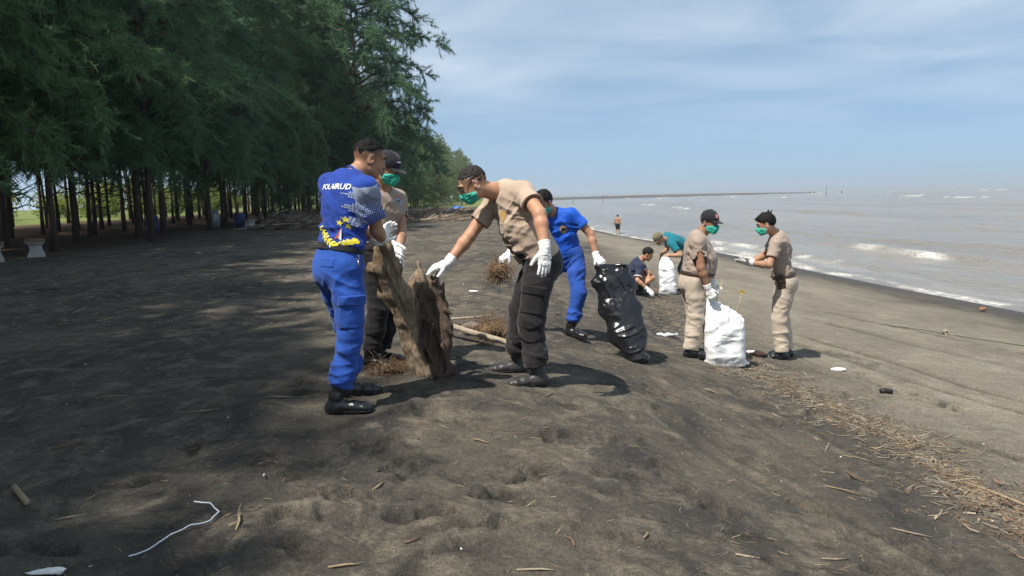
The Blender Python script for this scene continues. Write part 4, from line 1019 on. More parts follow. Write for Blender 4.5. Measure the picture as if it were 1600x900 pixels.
def tree_meshes(seed, Ht, base, R, nb, per, lean=0.0, dead=6, lo_w=1.0, leaf='needles', fine=26, taper=.62):
    """trunk with its limbs, and a crown of drooping needle sprays"""
    rs = np.random.RandomState(seed)
    zs = np.linspace(0, Ht, 12); bend = np.cumsum(rs.normal(0, .10, (12, 2)), 0) * (zs / Ht)[:, None] + np.outer(zs * lean, (1, 0))
    tp = np.stack([bend[:, 0], bend[:, 1], zs - .15], 1)
    tr = np.interp(zs / Ht, (0, .06, .4, 1), (.125, .086, .064, .016)) * (Ht / 16)
    VV, QQ, TT = [], [], []; off = 0
    def add(v, q, t):
        nonlocal off
        VV.append(v); QQ.append(q + off); TT.append(t + off); off += len(v)
    add(*tube_arrays(tp, tr, 8))
    def trunk_at(z): return A([np.interp(z, tp[:, 2], tp[:, 0]), np.interp(z, tp[:, 2], tp[:, 1]), z])
    tips, dirs, wts = [], [], []
    for i in range(nb):
        u = (i + rs.rand()) / nb; z = base + (Ht - base) * u ** 1.05
        az = i * 2.399 + rs.normal(0, .35)
        prof = (1 - u) ** taper * (.55 + .45 * min(1, u * 5 + .45)) + .06
        L = R * prof * rs.uniform(.72, 1.15)
        rise = rs.uniform(.10, .50) + .35 * u
        n = 6; t = np.linspace(0, 1, n)
        d = A([math.cos(az), math.sin(az), 0]); s = A([-d[1], d[0], 0])
        P = trunk_at(z) + np.outer(t * L, d) + np.outer(L * (rise * t - (.42 + .2 * (1 - u)) * t ** 2.2), (0, 0, 1)) + np.outer(np.sin(t * 3 + i) * .08 * L, s)
        add(*tube_arrays(P, np.linspace(.030 + .012 * L * .5, .006, n), 4, cap=False))
        T = np.gradient(P, axis=0)
        m = max(7, int(per * L / R))
        tt = rs.uniform(.10, 1.0, m) ** .8
        for q in tt:
            p = A([np.interp(q, t, P[:, j]) for j in range(3)]); g = nz(A([np.interp(q, t, T[:, j]) for j in range(3)]))
            v = nz(g * .6 + rs.normal(0, .6, 3) + A([0, 0, .22]))
            l = rs.uniform(.32, .78) * (.75 + .25 * R / 4)
            tips.append((p, v, l)); 
    for i in range(dead):
        z = rs.uniform(1.0, base + .6); az = rs.rand() * 6.28; L = rs.uniform(.5, 1.9)
        d = A([math.cos(az), math.sin(az), 0]); t = np.linspace(0, 1, 4)
        add(*tube_arrays(trunk_at(z) + np.outer(t * L, d) + np.outer(L * rs.uniform(.1, .9) * t ** 1.4, (0, 0, 1)), np.linspace(.028, .006, 4), 4, cap=False))
    trunk = np_mesh('trunk', np.concatenate(VV), [np.concatenate(QQ), np.concatenate([t for t in TT if len(t)])], True, [MAT['bark']])
    # sprays: each a plume of fine drooping needles
    p0 = A([a[0] for a in tips]); v0 = A([a[1] for a in tips]); l0 = A([a[2] for a in tips])
    K = fine
    n = len(p0) * K
    idx = np.repeat(np.arange(len(p0)), K)
    s = rs.rand(n); P = p0[idx] + v0[idx] * (l0[idx] * s)[:, None]; P[:, 2] -= .22 * l0[idx] * s * s
    D = v0[idx] * .8 + rs.normal(0, .50, (n, 3)); D[:, 2] -= .02 + .22 * s
    D /= np.linalg.norm(D, axis=1)[:, None]
    L = rs.uniform(.13, .32, n); W = rs.uniform(.008, .015, n) * lo_w
    sd = np.cross(D, rs.normal(0, 1, (n, 3))); sd /= np.linalg.norm(sd, axis=1)[:, None] + 1e-9
    a = P - sd * W[:, None]; b = P + sd * W[:, None]; c = P + D * L[:, None]; c[:, 2] -= .05 * L
    V = np.stack([a, b, c], 1).reshape(-1, 3); F = np.arange(3 * n).reshape(-1, 3)
    cl = np.clip(.5 + .75 * noise3(p0[:, 0] * .55 + seed, p0[:, 1] * .55, p0[:, 2] * .7), 0, 1)
    tint = np.repeat(np.clip(rs.rand(len(p0)) * .4 + .6 * cl, 0, 1), K * 3) * .75 + np.repeat(rs.rand(n), 3) * .25
    crown = np_mesh('crown', V, F, False, [MAT[leaf]], attrs={'tint': tint})
    return trunk, crown

def place_tree(proto, x, y, sc, rz, label, group, sz=None):
    r = empty('casuarina_tree', (x, y, float(gz(x, y)) - .02), rz); r.scale = (sc, sc, sz or sc)
    link('trunk', proto[0], r); link('crown', proto[1], r)
    tag(r, label, 'tree', group)
    return r

def build_trees():
    full = [tree_meshes(21, 17.5, 2.9, 4.6, 88, 46, .01, 6, 1.3, 'needles', 44), tree_meshes(22, 18.5, 3.2, 4.4, 90, 46, -.01, 6, 1.3, 'needles', 44), tree_meshes(23, 16.5, 2.6, 4.8, 84, 46, .015, 6, 1.3, 'needles', 44), tree_meshes(24, 17.0, 2.6, 5.4, 120, 64, .0, 6, 1.3, 'needles', 46, .45)]
    slim = [tree_meshes(31, 15.5, 4.3, 2.5, 38, 20, .0, 9, 1.5), tree_meshes(32, 14.0, 4.0, 2.7, 36, 20, .02, 10, 1.5)]
    far = [tree_meshes(41, 12.5, 1.2, 3.9, 58, 24, .0, 3, 2.0, 'needles_sunny'), tree_meshes(42, 13.0, .8, 3.6, 56, 24, .0, 3, 2.0, 'needles_sunny')]
    rs = np.random.RandomState(77)
    G = 'casuarina trees of the shoreline grove'
    # trunks that stand out at the edge of the sand
    for x, y, sc, lb in ((-12.9, 20.9, 1.0, 'casuarina tree rising just behind the two near concrete benches'), (-15.0, 25.6, .95, 'casuarina tree right of the benches, second trunk at the edge of the sand'), (-12.3, 25.4, 1.05, 'casuarina tree with a lone pale trunk standing out on open sand'), (-13.9, 34.3, 1.0, 'casuarina tree beside the pale blue pipe post'), (-18.2, 26.7, 1.0, 'casuarina tree with forked leaning stem at the left border')):
        place_tree(full[rs.randint(3)], x, y, sc, rs.rand() * 6.28, lb, G)
    place_tree(full[3], -9.2, 46.0, 1.08, 2.2, 'tall casuarina whose long branch reaches out against the sky', G, 1.18)
    ORD = ('first', 'second', 'third', 'fourth', 'fifth', 'sixth', 'seventh', 'eighth', 'ninth', 'tenth', 'eleventh', 'twelfth'); nth = [0, 0]
    y = 14.0
    while y < 112:
        x = -14.3 + rs.normal(0, .6)
        if all(math.hypot(x - a, y - b) > 1.6 for a, b in ((-12.9, 20.9), (-15, 25.6), (-12.3, 25.4), (-13.9, 34.3))) :
            s = (rs.uniform(.92, 1.12) if y < 62 else rs.uniform(.66, .80))
            lb = 'casuarina tree in the front row far along the edge of the beach'
            if y < 34 and nth[0] < 12: lb = 'front-row casuarina, %s of the row counted from the left border to the pipe post' % ORD[nth[0]]; nth[0] += 1
            elif y < 62 and nth[1] < 12: lb = 'front-row casuarina, %s of the row counted from the pipe post rightwards' % ORD[nth[1]]; nth[1] += 1
            place_tree(full[rs.randint(3)], x, y, s, rs.rand() * 6.28, lb, G)
        y += rs.uniform(2.9, 3.9)
    for row in range(1, 6):
        y = 13.0 + rs.rand() * 2 + row * 2.2
        while y < 62 + row * 9:
            place_tree(slim[rs.randint(2)], -14.3 - row * 3.1 + rs.normal(0, .55), y, rs.uniform(.85, 1.15), rs.rand() * 6.28, 'slender casuarina inside the shaded grove behind the front row', G)
            y += rs.uniform(2.1, 3.0)
    y = 114
    while y < 236:
        place_tree(far[rs.randint(2)], -14.2 + rs.normal(0, 1.0) + max(0, y - 150) * .014, y, rs.uniform(.82, 1.08), rs.rand() * 6.28, 'casuarina tree far down the beach where the grove meets the sky', G)
        y += rs.uniform(4.0, 5.5)
    y = 64
    while y < 112:
        place_tree(far[rs.randint(2)], -12.2 + rs.normal(0, .7), y, rs.uniform(.72, .95), rs.rand() * 6.28, 'bushy sunlit casuarina at the bend of the tree line', G)
        y += rs.uniform(5, 8)
    # the same grove goes on beside and behind the viewer and shades the sand
    y = -19.0
    while y < 12:
        place_tree(full[3], -11.45 - max(0, y - 1) * .42 + max(0, -y - 4) * .03 + rs.normal(0, .25), y, rs.uniform(1.0, 1.12), rs.rand() * 6.28, 'casuarina tree beside the viewer, known only by its shade on the sand', G)
        y += rs.uniform(3.0, 3.6)
    # bright bushes in the sunny field behind the grove
    V, T = [], []; n = 2600
    p = rs.normal(0, 1, (n, 3)); p /= np.linalg.norm(p, axis=1)[:, None]; p *= (rs.rand(n) ** .4)[:, None] * (1 + .25 * np.sin(p[:, :1] * 5) + .2 * np.cos(p[:, 1:2] * 6)); p = p * A([1.7, 1.7, 1.25]) + A([0, 0, 1.15])
    d = rs.normal(0, 1, (n, 3)); d /= np.linalg.norm(d, axis=1)[:, None]; s = np.cross(d, rs.normal(0, 1, (n, 3))); s /= np.linalg.norm(s, axis=1)[:, None]
    V = np.stack([p - d * .13, p + s * .06, p + d * .13, p - s * .06], 1).reshape(-1, 3)
    bush = np_mesh('foliage', V, np.arange(4 * n).reshape(-1, 4), False, [MAT['shrub_leaf']], attrs={'tint': np.repeat(rs.rand(n), 4)})
    st = np_mesh('stem', *(lambda v, q, t: (v, [q, t]))(*tube_arrays([(0, 0, -.1), (.05, 0, .6), (.1, .05, 1.3)], [.06, .04, .02], 6)), True, [MAT['bark']])
    for i in range(46):
        y = 26 + i * 3.4 + rs.normal(0, 1); x = -37 - rs.rand() * 9 - max(0, y - 60) * .06
        r = empty('field_shrub', (x, y, float(gz(x, y))), rs.rand() * 6.28); r.scale = (1.2, 1.2, rs.uniform(.7, 1.9))
        link('foliage', bush, r); link('stem', st, r)
        tag(r, 'sunlit yellow green shrub in the field seen between the trunks', 'shrub', 'shrubs in the field behind the grove')
if 'trees' not in SKIP: build_trees()

def grid_rect(w, hgt, nx, ny):
    V = [((i / nx - .5) * w, (j / ny - .5) * hgt) for j in range(ny + 1) for i in range(nx + 1)]
    return V, [(j * (nx + 1) + i, j * (nx + 1) + i + 1, (j + 1) * (nx + 1) + i + 1, (j + 1) * (nx + 1) + i) for j in range(ny) for i in range(nx)]
def star_pts(cx, cy, r, rot=0):
    V = [(cx, cy)] + [(cx + (r if i % 2 == 0 else r * .42) * math.sin(i * math.pi / 5 + rot), cy + (r if i % 2 == 0 else r * .42) * math.cos(i * math.pi / 5 + rot)) for i in range(10)]
    return V, [(0, i + 1, (i + 1) % 10 + 1) for i in range(10)]
def leaf_pts(x0, y0, ang, L, w):
    c, s = math.cos(ang), math.sin(ang)
    P = [(0, 0), (.3 * L, w), (.7 * L, w * .8), (L, 0), (.7 * L, -w * .8), (.3 * L, -w)]
    return [(x0 + a * c - b * s, y0 + a * s + b * c) for a, b in P], [(0, 1, 5), (1, 2, 4, 5), (2, 3, 4)]
def text_mesh(txt, size):
    cu = bpy.data.curves.new('lettering', 'FONT'); cu.body = txt; cu.size = size; cu.align_x = 'CENTER'; cu.align_y = 'CENTER'; cu.offset = size * .022; cu.resolution_u = 2
    o = bpy.data.objects.new('lettering_source', cu); COL.objects.link(o)
    dg = bpy.context.evaluated_depsgraph_get(); dg.update()
    me = bpy.data.meshes.new_from_object(o.evaluated_get(dg))
    V = [(v.co.x, v.co.y) for v in me.vertices]; F = [tuple(p.vertices) for p in me.polygons]
    bpy.data.objects.remove(o); bpy.data.curves.remove(cu); bpy.data.meshes.remove(me)
    return V, F
def merge(parts):
    V, F = [], []
    for v, f in parts:
        n = len(V); V += list(v); F += [tuple(i + n for i in q) for q in f]
    return V, F

def build_people():
    FADE = dict(th=.0015, front=.072, side=.040, back=.010)
    SHORT = dict(th=.005, front=.070, side=.002, back=-.062)
    # 1 the marine policeman seen from behind
    J = POSES['P1']
    P1 = dict(h=.006, wide=1.04, loose=.014, skin='skin', shirt='royal_blue', trousers='blue_drill', belt='webbing', belt_t=.195, waist=.21, hem=.19, sleeve=.68, boots='boot', blouse=True, leg=1.06, leg_end=.80,
              hair=FADE, fade=1.0, gloves='LR', curlR=.5, curlL=.5, cargo=(('R', .38, .86),), cargo_f=-.25, hip_pocket=True, crease=1.6, neck=1.02,
              folds=lambda q: [(q['spine'](.45) - q['fwd'](.4) * .12 + q['right'](.4) * a, .13, nz(q['tang'](.4) + b * q['right'](.4)), .08, .007, .8) for a, b in ((-.06, .5), (.08, -.7))] + [(q['J']['shL'] - q['tang'](.8) * .15 - q['fwd'](.8) * .05, .11, nz(q['right'](.8) * .8 + q['tang'](.8)), .05, .007, .8)])
    body, shirt, pants, q = make_person(P1, J, 'man in royal blue police shirt and trousers seen from behind, gripping the driftwood stump')
    sp, tg, rt, fd = q['spine'], q['tang'], q['right'], q['fwd']
    back = -fd(.7); U = rt(.7); W = tg(.7)
    o = sp(.80) + back * .12 - U * .015
    tv, tf = text_mesh('POLAIRUD', .050)
    decal('lettering', shirt, [(x * 1.0, y + .08 * x) for x, y in tv], tf, o + U * .030 + W * .030, U, W, -back, 'print_white', shirt, .0035)
    # laurel, stars and flag low on the back
    o = sp(.28) + back * .12 + U * .10
    lv = []
    for i in range(9):
        t = i / 8; x = -.17 + .20 * t; y = .060 - .105 * t - .02 * math.sin(t * 3)
        lv.append(leaf_pts(x, y, -.55 + .85, .036, .0085)); lv.append(leaf_pts(x, y, -.55 - .75, .032, .008)); lv.append(leaf_pts(x, y, -.5, .034, .007))
    for i in range(6):
        t = i / 5; x = .10 - .09 * t; y = .005 - .055 * t
        lv.append(leaf_pts(x, y, 2.3 - .2, .036, .011)); lv.append(leaf_pts(x, y, 3.9 - .4, .034, .010))
    tag(decal('laurel_print', shirt, *merge(lv), o, U, W, -back, 'print_yellow', shirt, .0035), kind='stuff')
    for a_, b_, c_, d_ in ((.000, .105, .021, .2), (.034, .130, .022, -.1), (.044, .092, .021, .4)): decal('star_print', shirt, *star_pts(a_, b_, c_, d_), o, U, W, -back, 'print_yellow', shirt, .0035)
    decal('flag_print', shirt, [(-.028, .0), (.0, .010), (.012, .075)], [(0, 1, 2)], o, U, W, -back, 'print_red', shirt, .003)
    decal('flag_print', shirt, [(.0, .010), (.020, -.005), (.013, .075)], [(0, 1, 2)], o, U, W, -back, 'print_white', shirt, .003)
    # halftone dots over the right shoulder and sleeve
    shR, elR = A(J['shR']), A(J['elR']); ad = nz(elR - shR); outd = nz(U * .75 + back * .5 + A([0, -.35, 0])); outd = nz(outd - ad * (outd @ ad)); wd = np.cross(ad, outd)
    dots = []; rs = random.Random(3)
    for i in range(-8, 9):
        for j in range(20):
            t = j / 19.; w = .0115 * (1 - .035 * j) * .5 + .0006
            x, y = i * .0118, -.02 + j * .0120
            dots.append(([(x - w, y - w), (x + w, y - w), (x + w, y + w), (x - w, y + w)], [(0, 1, 2, 3)]))
    tag(decal('dot_print', shirt, *merge(dots), shR + outd * .16, wd, ad, -outd, 'print_pale', shirt, .0025), kind='stuff')
    dots = []
    for i in range(-8, 9):
        for j in range(-13, 3):
            x, y = i * .0135, j * .0135
            lim = .35 + .5 * math.sin(j * .9) * .25 + .04 * i
            if i + 8 < 3 + (abs(math.sin(j * .55)) * 7) or i > 3: continue
            w = .0028 + .00022 * (i + 10)
            dots.append(([(x - w, y - w), (x + w, y - w), (x + w, y + w), (x - w, y + w)], [(0, 1, 2, 3)]))
    tag(decal('dot_print', shirt, *merge(dots), sp(.80) + back * .14 + U * .150, U, W, -back - W * .15, 'print_pale', shirt, .0025), kind='stuff')
    # keys on the belt
    kc = sp(.13) + U * .20 + back * .02
    tube('key_ring', [kc + A([0, 0, -.01]) + U * .012 * math.cos(a) + A([0, 0, .016]) * math.sin(a) for a in np.linspace(0, 6.28, 13)], .002, 'wire', body, 5)
    for a in (-.2, .15): tube('key', [kc + A([0, 0, -.026]), kc + U * a * .05 + A([0, 0, -.075])], [.003, .005], 'wire', body, 5)

    # 2 capped man behind the stump
    P2 = dict(h=.0068, skin='skin', shirt='khaki_tee_dark', trousers='black_drill', belt='webbing', waist=.14, hem=.12, boots='boot', leg=1.04, leg_end=.88, hair=SHORT, cap=dict(mat='cap_black', emblem=('print_white', .022, .005), ex=.012),
              mask='mask_green', gloves='LR', curlL=(.15, .2, .25, .3, .1), curlR=.5, sleeve=.62, mask_dz=.004)
    body, shirt, pants, q = make_person(P2, POSES['P2'], 'man in black cap and green face mask standing behind the driftwood stump')
    J = {k: A(v) if not np.isscalar(v) else v for k, v in POSES['P2'].items()}
    ad = nz(J['elL'] - J['shL']); od = nz(A([.15, -1, .1])); od = nz(od - ad * (od @ ad)); wd = np.cross(ad, od)
    n = 14; ang = np.arange(n) * 2 * math.pi / n
    disc = lambda rx, ry: ([(0, 0)] + [(rx * math.cos(t), ry * math.sin(t)) for t in ang], [(0, i + 1, (i + 1) % n + 1) for i in range(n)])
    decal('badge', shirt, *disc(.022, .028), J['shL'] + ad * .10 + od * .15, wd, ad, -od, 'print_pale', shirt, .003)
    decal('badge_core', shirt, *disc(.014, .009), J['shL'] + ad * .10 + od * .15, wd, ad, -od, 'print_dark', shirt, .0045)
    decal('badge_border', shirt, *disc(.024, .006), J['shL'] + ad * .058 + od * .15, wd, ad, -od, 'print_red', shirt, .0035)

    # 3 the bending man
    P3 = dict(h=.006, wide=1.06, belly=.055, loose=.018, skin='skin_tan', shirt='khaki_tee', trousers='charcoal_drill', hem=.02, waist=.16, bow=(.045, .0, .075), sleeve=.60, boots='boot', boot_mat='dusty_leather', leg=1.2, leg_end=.84, blouse=True, hair=dict(SHORT, th=.001, mat='grey_hair', front=.066, side=.022, back=-.03, strand=.009), fade=.9,
              mask='mask_green', mask_dz=-.012, glasses=.045, gloves='LR', curlL=(.10, .14, .18, .24, .1), curlR=(.25, .3, .35, .4, .3), arm=1.08, neck=1.08, cargo=(('L', .40, .88),), cargo_f=.15, crease=1.5,
              folds=lambda q: [(q['spine'](t) + q['fwd'](t) * .16 + q['right'](t) * a, .085, nz(q['tang'](t) * 1.0 + b * q['right'](t)), .042, .012, .7) for t, a, b in ((.22, -.06, -.45), (.36, -.02, -.35), (.50, .02, -.3), (.30, .08, .2), (.16, -.12, -.2))] + [(q['spine'](.5) - q['right'](.5) * .13, .10, nz(q['tang'](.5) - .8 * q['fwd'](.5)), .05, .009, .7)])
    body, shirt, pants, q = make_person(P3, POSES['P3'], 'man in khaki T-shirt bending over with a gloved hand on the stump')
    sp, tg, rt, fd = q['spine'], q['tang'], q['right'], q['fwd']
    ev = [(0, .034), (.026, .028), (.028, -.008), (.012, -.026), (0, -.036), (-.012, -.026), (-.028, -.008), (-.026, .028)]
    decal('emblem', shirt, [(0, 0)] + ev, [(0, i + 1, (i + 1) % 8 + 1) for i in range(8)], sp(.72) + fd(.7) * .2 - rt(.7) * .065, rt(.7), tg(.7), -fd(.7), 'print_gold', shirt, .003)

    # 4 man in blue with the black bag
    P4 = dict(h=.009, skin='skin', shirt='blue_jersey', trousers='blue_drill', waist=.15, hem=.02, boots='boot', blouse=True, leg=1.04, leg_end=.80, hair=dict(SHORT, th=.012), mask='mask_green', gloves='LR', curlL=(.7, .8, .8, .8, .7), curlR=(.6, .7, .7, .7, .5), sleeve=.62, bow=(.02, .04, .0), crease=1.25)
    body, shirt, pants, q = make_person(P4, POSES['P4'], 'man in bright blue holding the black plastic bag open')
    sp, tg, rt, fd = q['spine'], q['tang'], q['right'], q['fwd']
    decal('badge', shirt, *disc(.036, .042), sp(.66) + fd(.7) * .2 - rt(.7) * .07, rt(.7), tg(.7), -fd(.7), 'print_gold', shirt, .003)
    decal('badge_core', shirt, *disc(.024, .028), sp(.66) + fd(.7) * .2 - rt(.7) * .07, rt(.7), tg(.7), -fd(.7), 'print_dark', shirt, .0045)

    # 5 the stout man with the white sack
    P5 = dict(h=.009, wide=1.16, belly=.085, loose=.014, skin='skin_dark', shirt='khaki_tee_dark', trousers='khaki_trouser', belt='brown_leather', waist=.15, hem=.13, boots='shoe', leg=1.17, leg_end=.985, hair=SHORT, cap=dict(mat='cap_black', emblem=('print_red', .020, .024, 'print_pale'), ex=.02),
              mask='mask_green', gloves='LR', curlL=.8, curlR=.8, sleeve=.66, arm=1.12, neck=1.15, crease=.9)
    make_person(P5, POSES['P5'], 'stout man in dark cap and khaki uniform holding the front white sack')

    # 6 the man holding out his palm
    P6 = dict(h=.009, skin='skin', shirt='khaki_tee_dark', trousers='khaki_trouser', belt='brown_leather', waist=.15, hem=.13, boots='shoe', leg=1.15, leg_end=.975, neck=1.02, wide=1.0, belly=.02,
              hair=dict(th=.015, front=.055, side=.0, back=-.045, tufts=[((.0, -.05, .11), (.01, -.075, .155), .014), ((-.02, -.07, .10), (-.03, -.10, .135), .013), ((.02, .02, .12), (.02, .0, .150), .014), ((0, .06, .10), (0, .105, .085), .018), ((-.03, .06, .095), (-.03, .10, .07), .016), ((.03, .05, .10), (.03, .095, .075), .016)]),
              mask='mask_green', mask_dz=-.006, gloves='LR', curlL=(.05, .06, .08, .1, .05), curlR=(.2, .25, .3, .35, .2), glove_mat='glove_soiled', sleeve=.70, crease=1.0)
    body, shirt, pants, q = make_person(P6, POSES['P6'], 'man in khaki with a belt pouch holding out his gloved palm')
    global ROOT
    ROOT = body
    sp, tg, rt, fd = q['spine'], q['tang'], q['right'], q['fwd']
    f = Field(); c = sp(.06) - rt(.1) * .185 + fd(.1) * .035; M = np.stack([fd(.1), -rt(.1), tg(.1)], 1)
    def box(c, hx_, hy_, hz_, r):
        def fn(X, Y, Z):
            q_ = [np.abs((X - c[0]) * M[0, i] + (Y - c[1]) * M[1, i] + (Z - c[2]) * M[2, i]) - (hx_, hy_, hz_)[i] + r for i in range(3)]
            return np.sqrt(sum(np.maximum(v, 0) ** 2 for v in q_)) + np.minimum(np.maximum(np.maximum(q_[0], q_[1]), q_[2]), 0) - r
        return fn
    R = A([.14] * 3)
    f.add(c - R, c + R, box(c, .046, .022, .082, .010))
    po = part('belt_pouch', f, .005, 'brown_leather', body)
    f = Field(); c2 = c + M @ A([0, .008, .045]); f.add(c2 - R, c2 + R, box(c2, .050, .022, .042, .010)); part('flap', f, .005, 'brown_leather', po)
    ball('snap', c + M @ A([0, .034, .015]), (.006, .006, .003), np.stack([M[:, 0], M[:, 2], M[:, 1]], 1), 'brass', po, 8, 5)

    # 7 squatting man
    P7 = dict(h=.012, skin='skin_tan', shirt='navy_tee', trousers='black_drill', nocut=True, waist=.26, hem=.0, collar_mat='glove', collar_r=.014, cuff_mat='glove', boots='shoe', leg=1.0, leg_end=.95, hair=dict(SHORT, th=.014), gloves='R', bare='L', curlR=.35, curlL=.9, sleeve=.75, bow=(-.05, 0, .02))
    make_person(P7, POSES['P7'], 'man in navy T-shirt squatting to pick debris off the sand')

    # 8 bending man in teal
    P8 = dict(h=.012, skin='skin', shirt='teal_tee', trousers='denim', waist=.12, hem=.02, boots='shoe', leg=1.05, leg_end=.97, hair=SHORT, cap=dict(mat='cap_olive'), bare='LR', curlL=.8, curlR=.6, sleeve=.62, bow=(.02, 0, .07))
    make_person(P8, POSES['P8'], 'man in teal T-shirt and olive cap stooping over the rear white sack')

MANY = []
if 'people' not in SKIP: build_people()

# ------------------------------------------------------------------ things on the beach
def wood_stump_material():
    m = new_mat('stump_wood', (.2, .15, .1), .85, .25)
    a = nd(m, 'ShaderNodeAttribute'); a.attribute_name = 'bark'
    f = noise_node(m, 5, 7, .68, mscale=(7, 7, 1.3), dist=.6)
    g = noise_node(m, 2.2, 5, .6)
    w = mixrgb(m, ramp(m, f, .30, .66), (.085, .058, .036), (.36, .275, .185))
    w = mixrgb(m, ramp(m, g, .48, .64, 0, .5), w, (.17, .115, .070))
    d = mixrgb(m, ramp(m, f, .3, .7), (.034, .024, .017), (.140, .100, .070))
    lk(m, mixrgb(m, a.outputs['Fac'], w, d), bsdf(m).inputs['Base Color'])
    bump(m, f, .9, .02)
    return m
MAT['stump_wood'] = wood_stump_material()
def bag_material(name, col, rough, spec):
    m = new_mat(name, col, rough, spec)
    n = nd(m, 'ShaderNodeTexVoronoi', Scale=9.0); n.feature = 'DISTANCE_TO_EDGE'
    f = noise_node(m, 14, 5, .55, dist=1.2)
    b = bump(m, f, .30, .012)
    return m
MAT['bin_liner'] = bag_material('bin_liner', (.010, .010, .012), .22, .6)
MAT['sack_weave'] = cloth('sack_weave', (.80, .81, .82), .62, .05, 6, 420, .0, .35)
MAT['weed'] = plain('weed', (.45, .36, .05), .8, .3, 40, 0)
MAT['weed_stalk'] = plain('weed_stalk', (.36, .30, .16), .8, .2, 40, 0)
MAT['root_fibre'] = plain('root_fibre', (.17, .105, .055), .9, .4, 40, 0)
MAT['foam_white'] = plain('foam_white', (.78, .78, .76), .7, .05, 20, .05)
MAT['film_clear'] = plain('film_clear', (.50, .52, .54), .25, .2, 20, .3)
MAT['black_plastic'] = plain('black_plastic', (.012, .012, .012), .45, .2)
MAT['rope_green'] = plain('rope_green', (.17, .18, .13), .85, .3, 60, .4, .3, 200)
MAT['string_white'] = plain('string_white', (.70, .74, .80), .7, .08, 60, .2)
MAT['husk_brown'] = plain('husk_brown', (.24, .13, .065), .9, .35, 30, .5)
MAT['brick_pink'] = plain('brick_pink', (.38, .20, .15), .9, .2, 30, .3)
MAT['pipe_blue'] = plain('pipe_blue', (.26, .36, .38), .5, .15, 6, 0)
MAT['drum_blue'] = plain('drum_blue', (.03, .05, .16), .5, .2, 6, 0)
MAT['tarp_blue'] = plain('tarp_blue', (.05, .16, .55), .6, .2, 6, .2)

class Base:
    def __init__(s, p): s.location = Vector(p)
def solo(name, fld, h, mat, base, label, cat, group=None, attrs=None):
    """one mesh thing, its origin where it stands"""
    V, Fq = fld.mesh(h)
    at = {k: f(V) for k, f in (attrs or {}).items()}
    o = link(name, np_mesh(name, V - A(base), Fq, True, [MAT[mat]], attrs=at), None, base)
    return tag(o, label, cat, group)
def solo_tubes(name, strands, mat, base, label, cat, group=None, n=5, kind=None):
    VV, QQ, TT = [], [], []; off = 0
    for pts, rad in strands:
        v, q, t = tube_arrays(pts, rad, n); VV.append(v); QQ.append(q + off); TT.append(t + off); off += len(v)
    o = link(name, np_mesh(name, np.concatenate(VV) - A(base), [np.concatenate(QQ), np.concatenate(TT)], True, [MAT[mat]]), None, base)
    return tag(o, label, cat, group, kind)
def on(x, y, dz=0.0): return A([x, y, GZ(x, y) + dz + (float(fbm2(x * 6.5, y * 6.5, 4, 3.0, .6)) * .0085 if y < 14 and abs(x) < 7 else 0.0)])
def onpath(pts, dz=.004, sub=6):
    pts = A(pts, dtype=float) if False else np.asarray(pts, float); t = np.linspace(0, len(pts) - 1, (len(pts) - 1) * sub + 1)
    x = np.interp(t, range(len(pts)), pts[:, 0]); y = np.interp(t, range(len(pts)), pts[:, 1])
    return A([on(a, b, dz) for a, b in zip(x, y)])

def root_clump(name, c, rx, rz, seed, label, n=150, hang=.16):
    n = int(n * 2.2)
    rs = np.random.RandomState(seed); st = []
    for i in range(n):
        p = c + rs.normal(0, 1, 3) * A([rx * .5, rx * .5, rz * .5]); d = rs.normal(0, 1, 3); d[2] -= .5; d = nz(d); L = rs.uniform(.05, hang)
        q = p + d * L * .5 + rs.normal(0, .02, 3); e = q + nz(d + rs.normal(0, .6, 3) + A([0, 0, -.5])) * L * .5
        st.append((A([p, q, e]), A([.0020, .0015, .0008]) * rs.uniform(.6, 1.8)))
    o = solo_tubes(name, st, 'root_fibre', tuple(c - A([0, 0, rz])), label, 'roots', n=4)
    global ROOT
    ROOT = o
    f = Field(); f.ell(c, (rx * .62, rx * .62, rz * .62)); f.ell(c + A([rx * .4, 0, -.02]), (rx * .4, rx * .4, rz * .5)); f.rough(.018, 30, seed); f.rough(.010, 75, seed + 2.)
    part('soil_core', f, .008, 'root_fibre', o)
    for i in range(5):
        p = c + rs.normal(0, 1, 3) * A([rx * .4, rx * .4, rz * .3]); d = nz(rs.normal(0, 1, 3) + A([.6, 0, -.3]))
        tube('rootlet', [p, p + d * .07, p + d * .13 + A([0, 0, -.03])], [.010, .007, .003], 'driftwood_grey', o, 5)
    return o

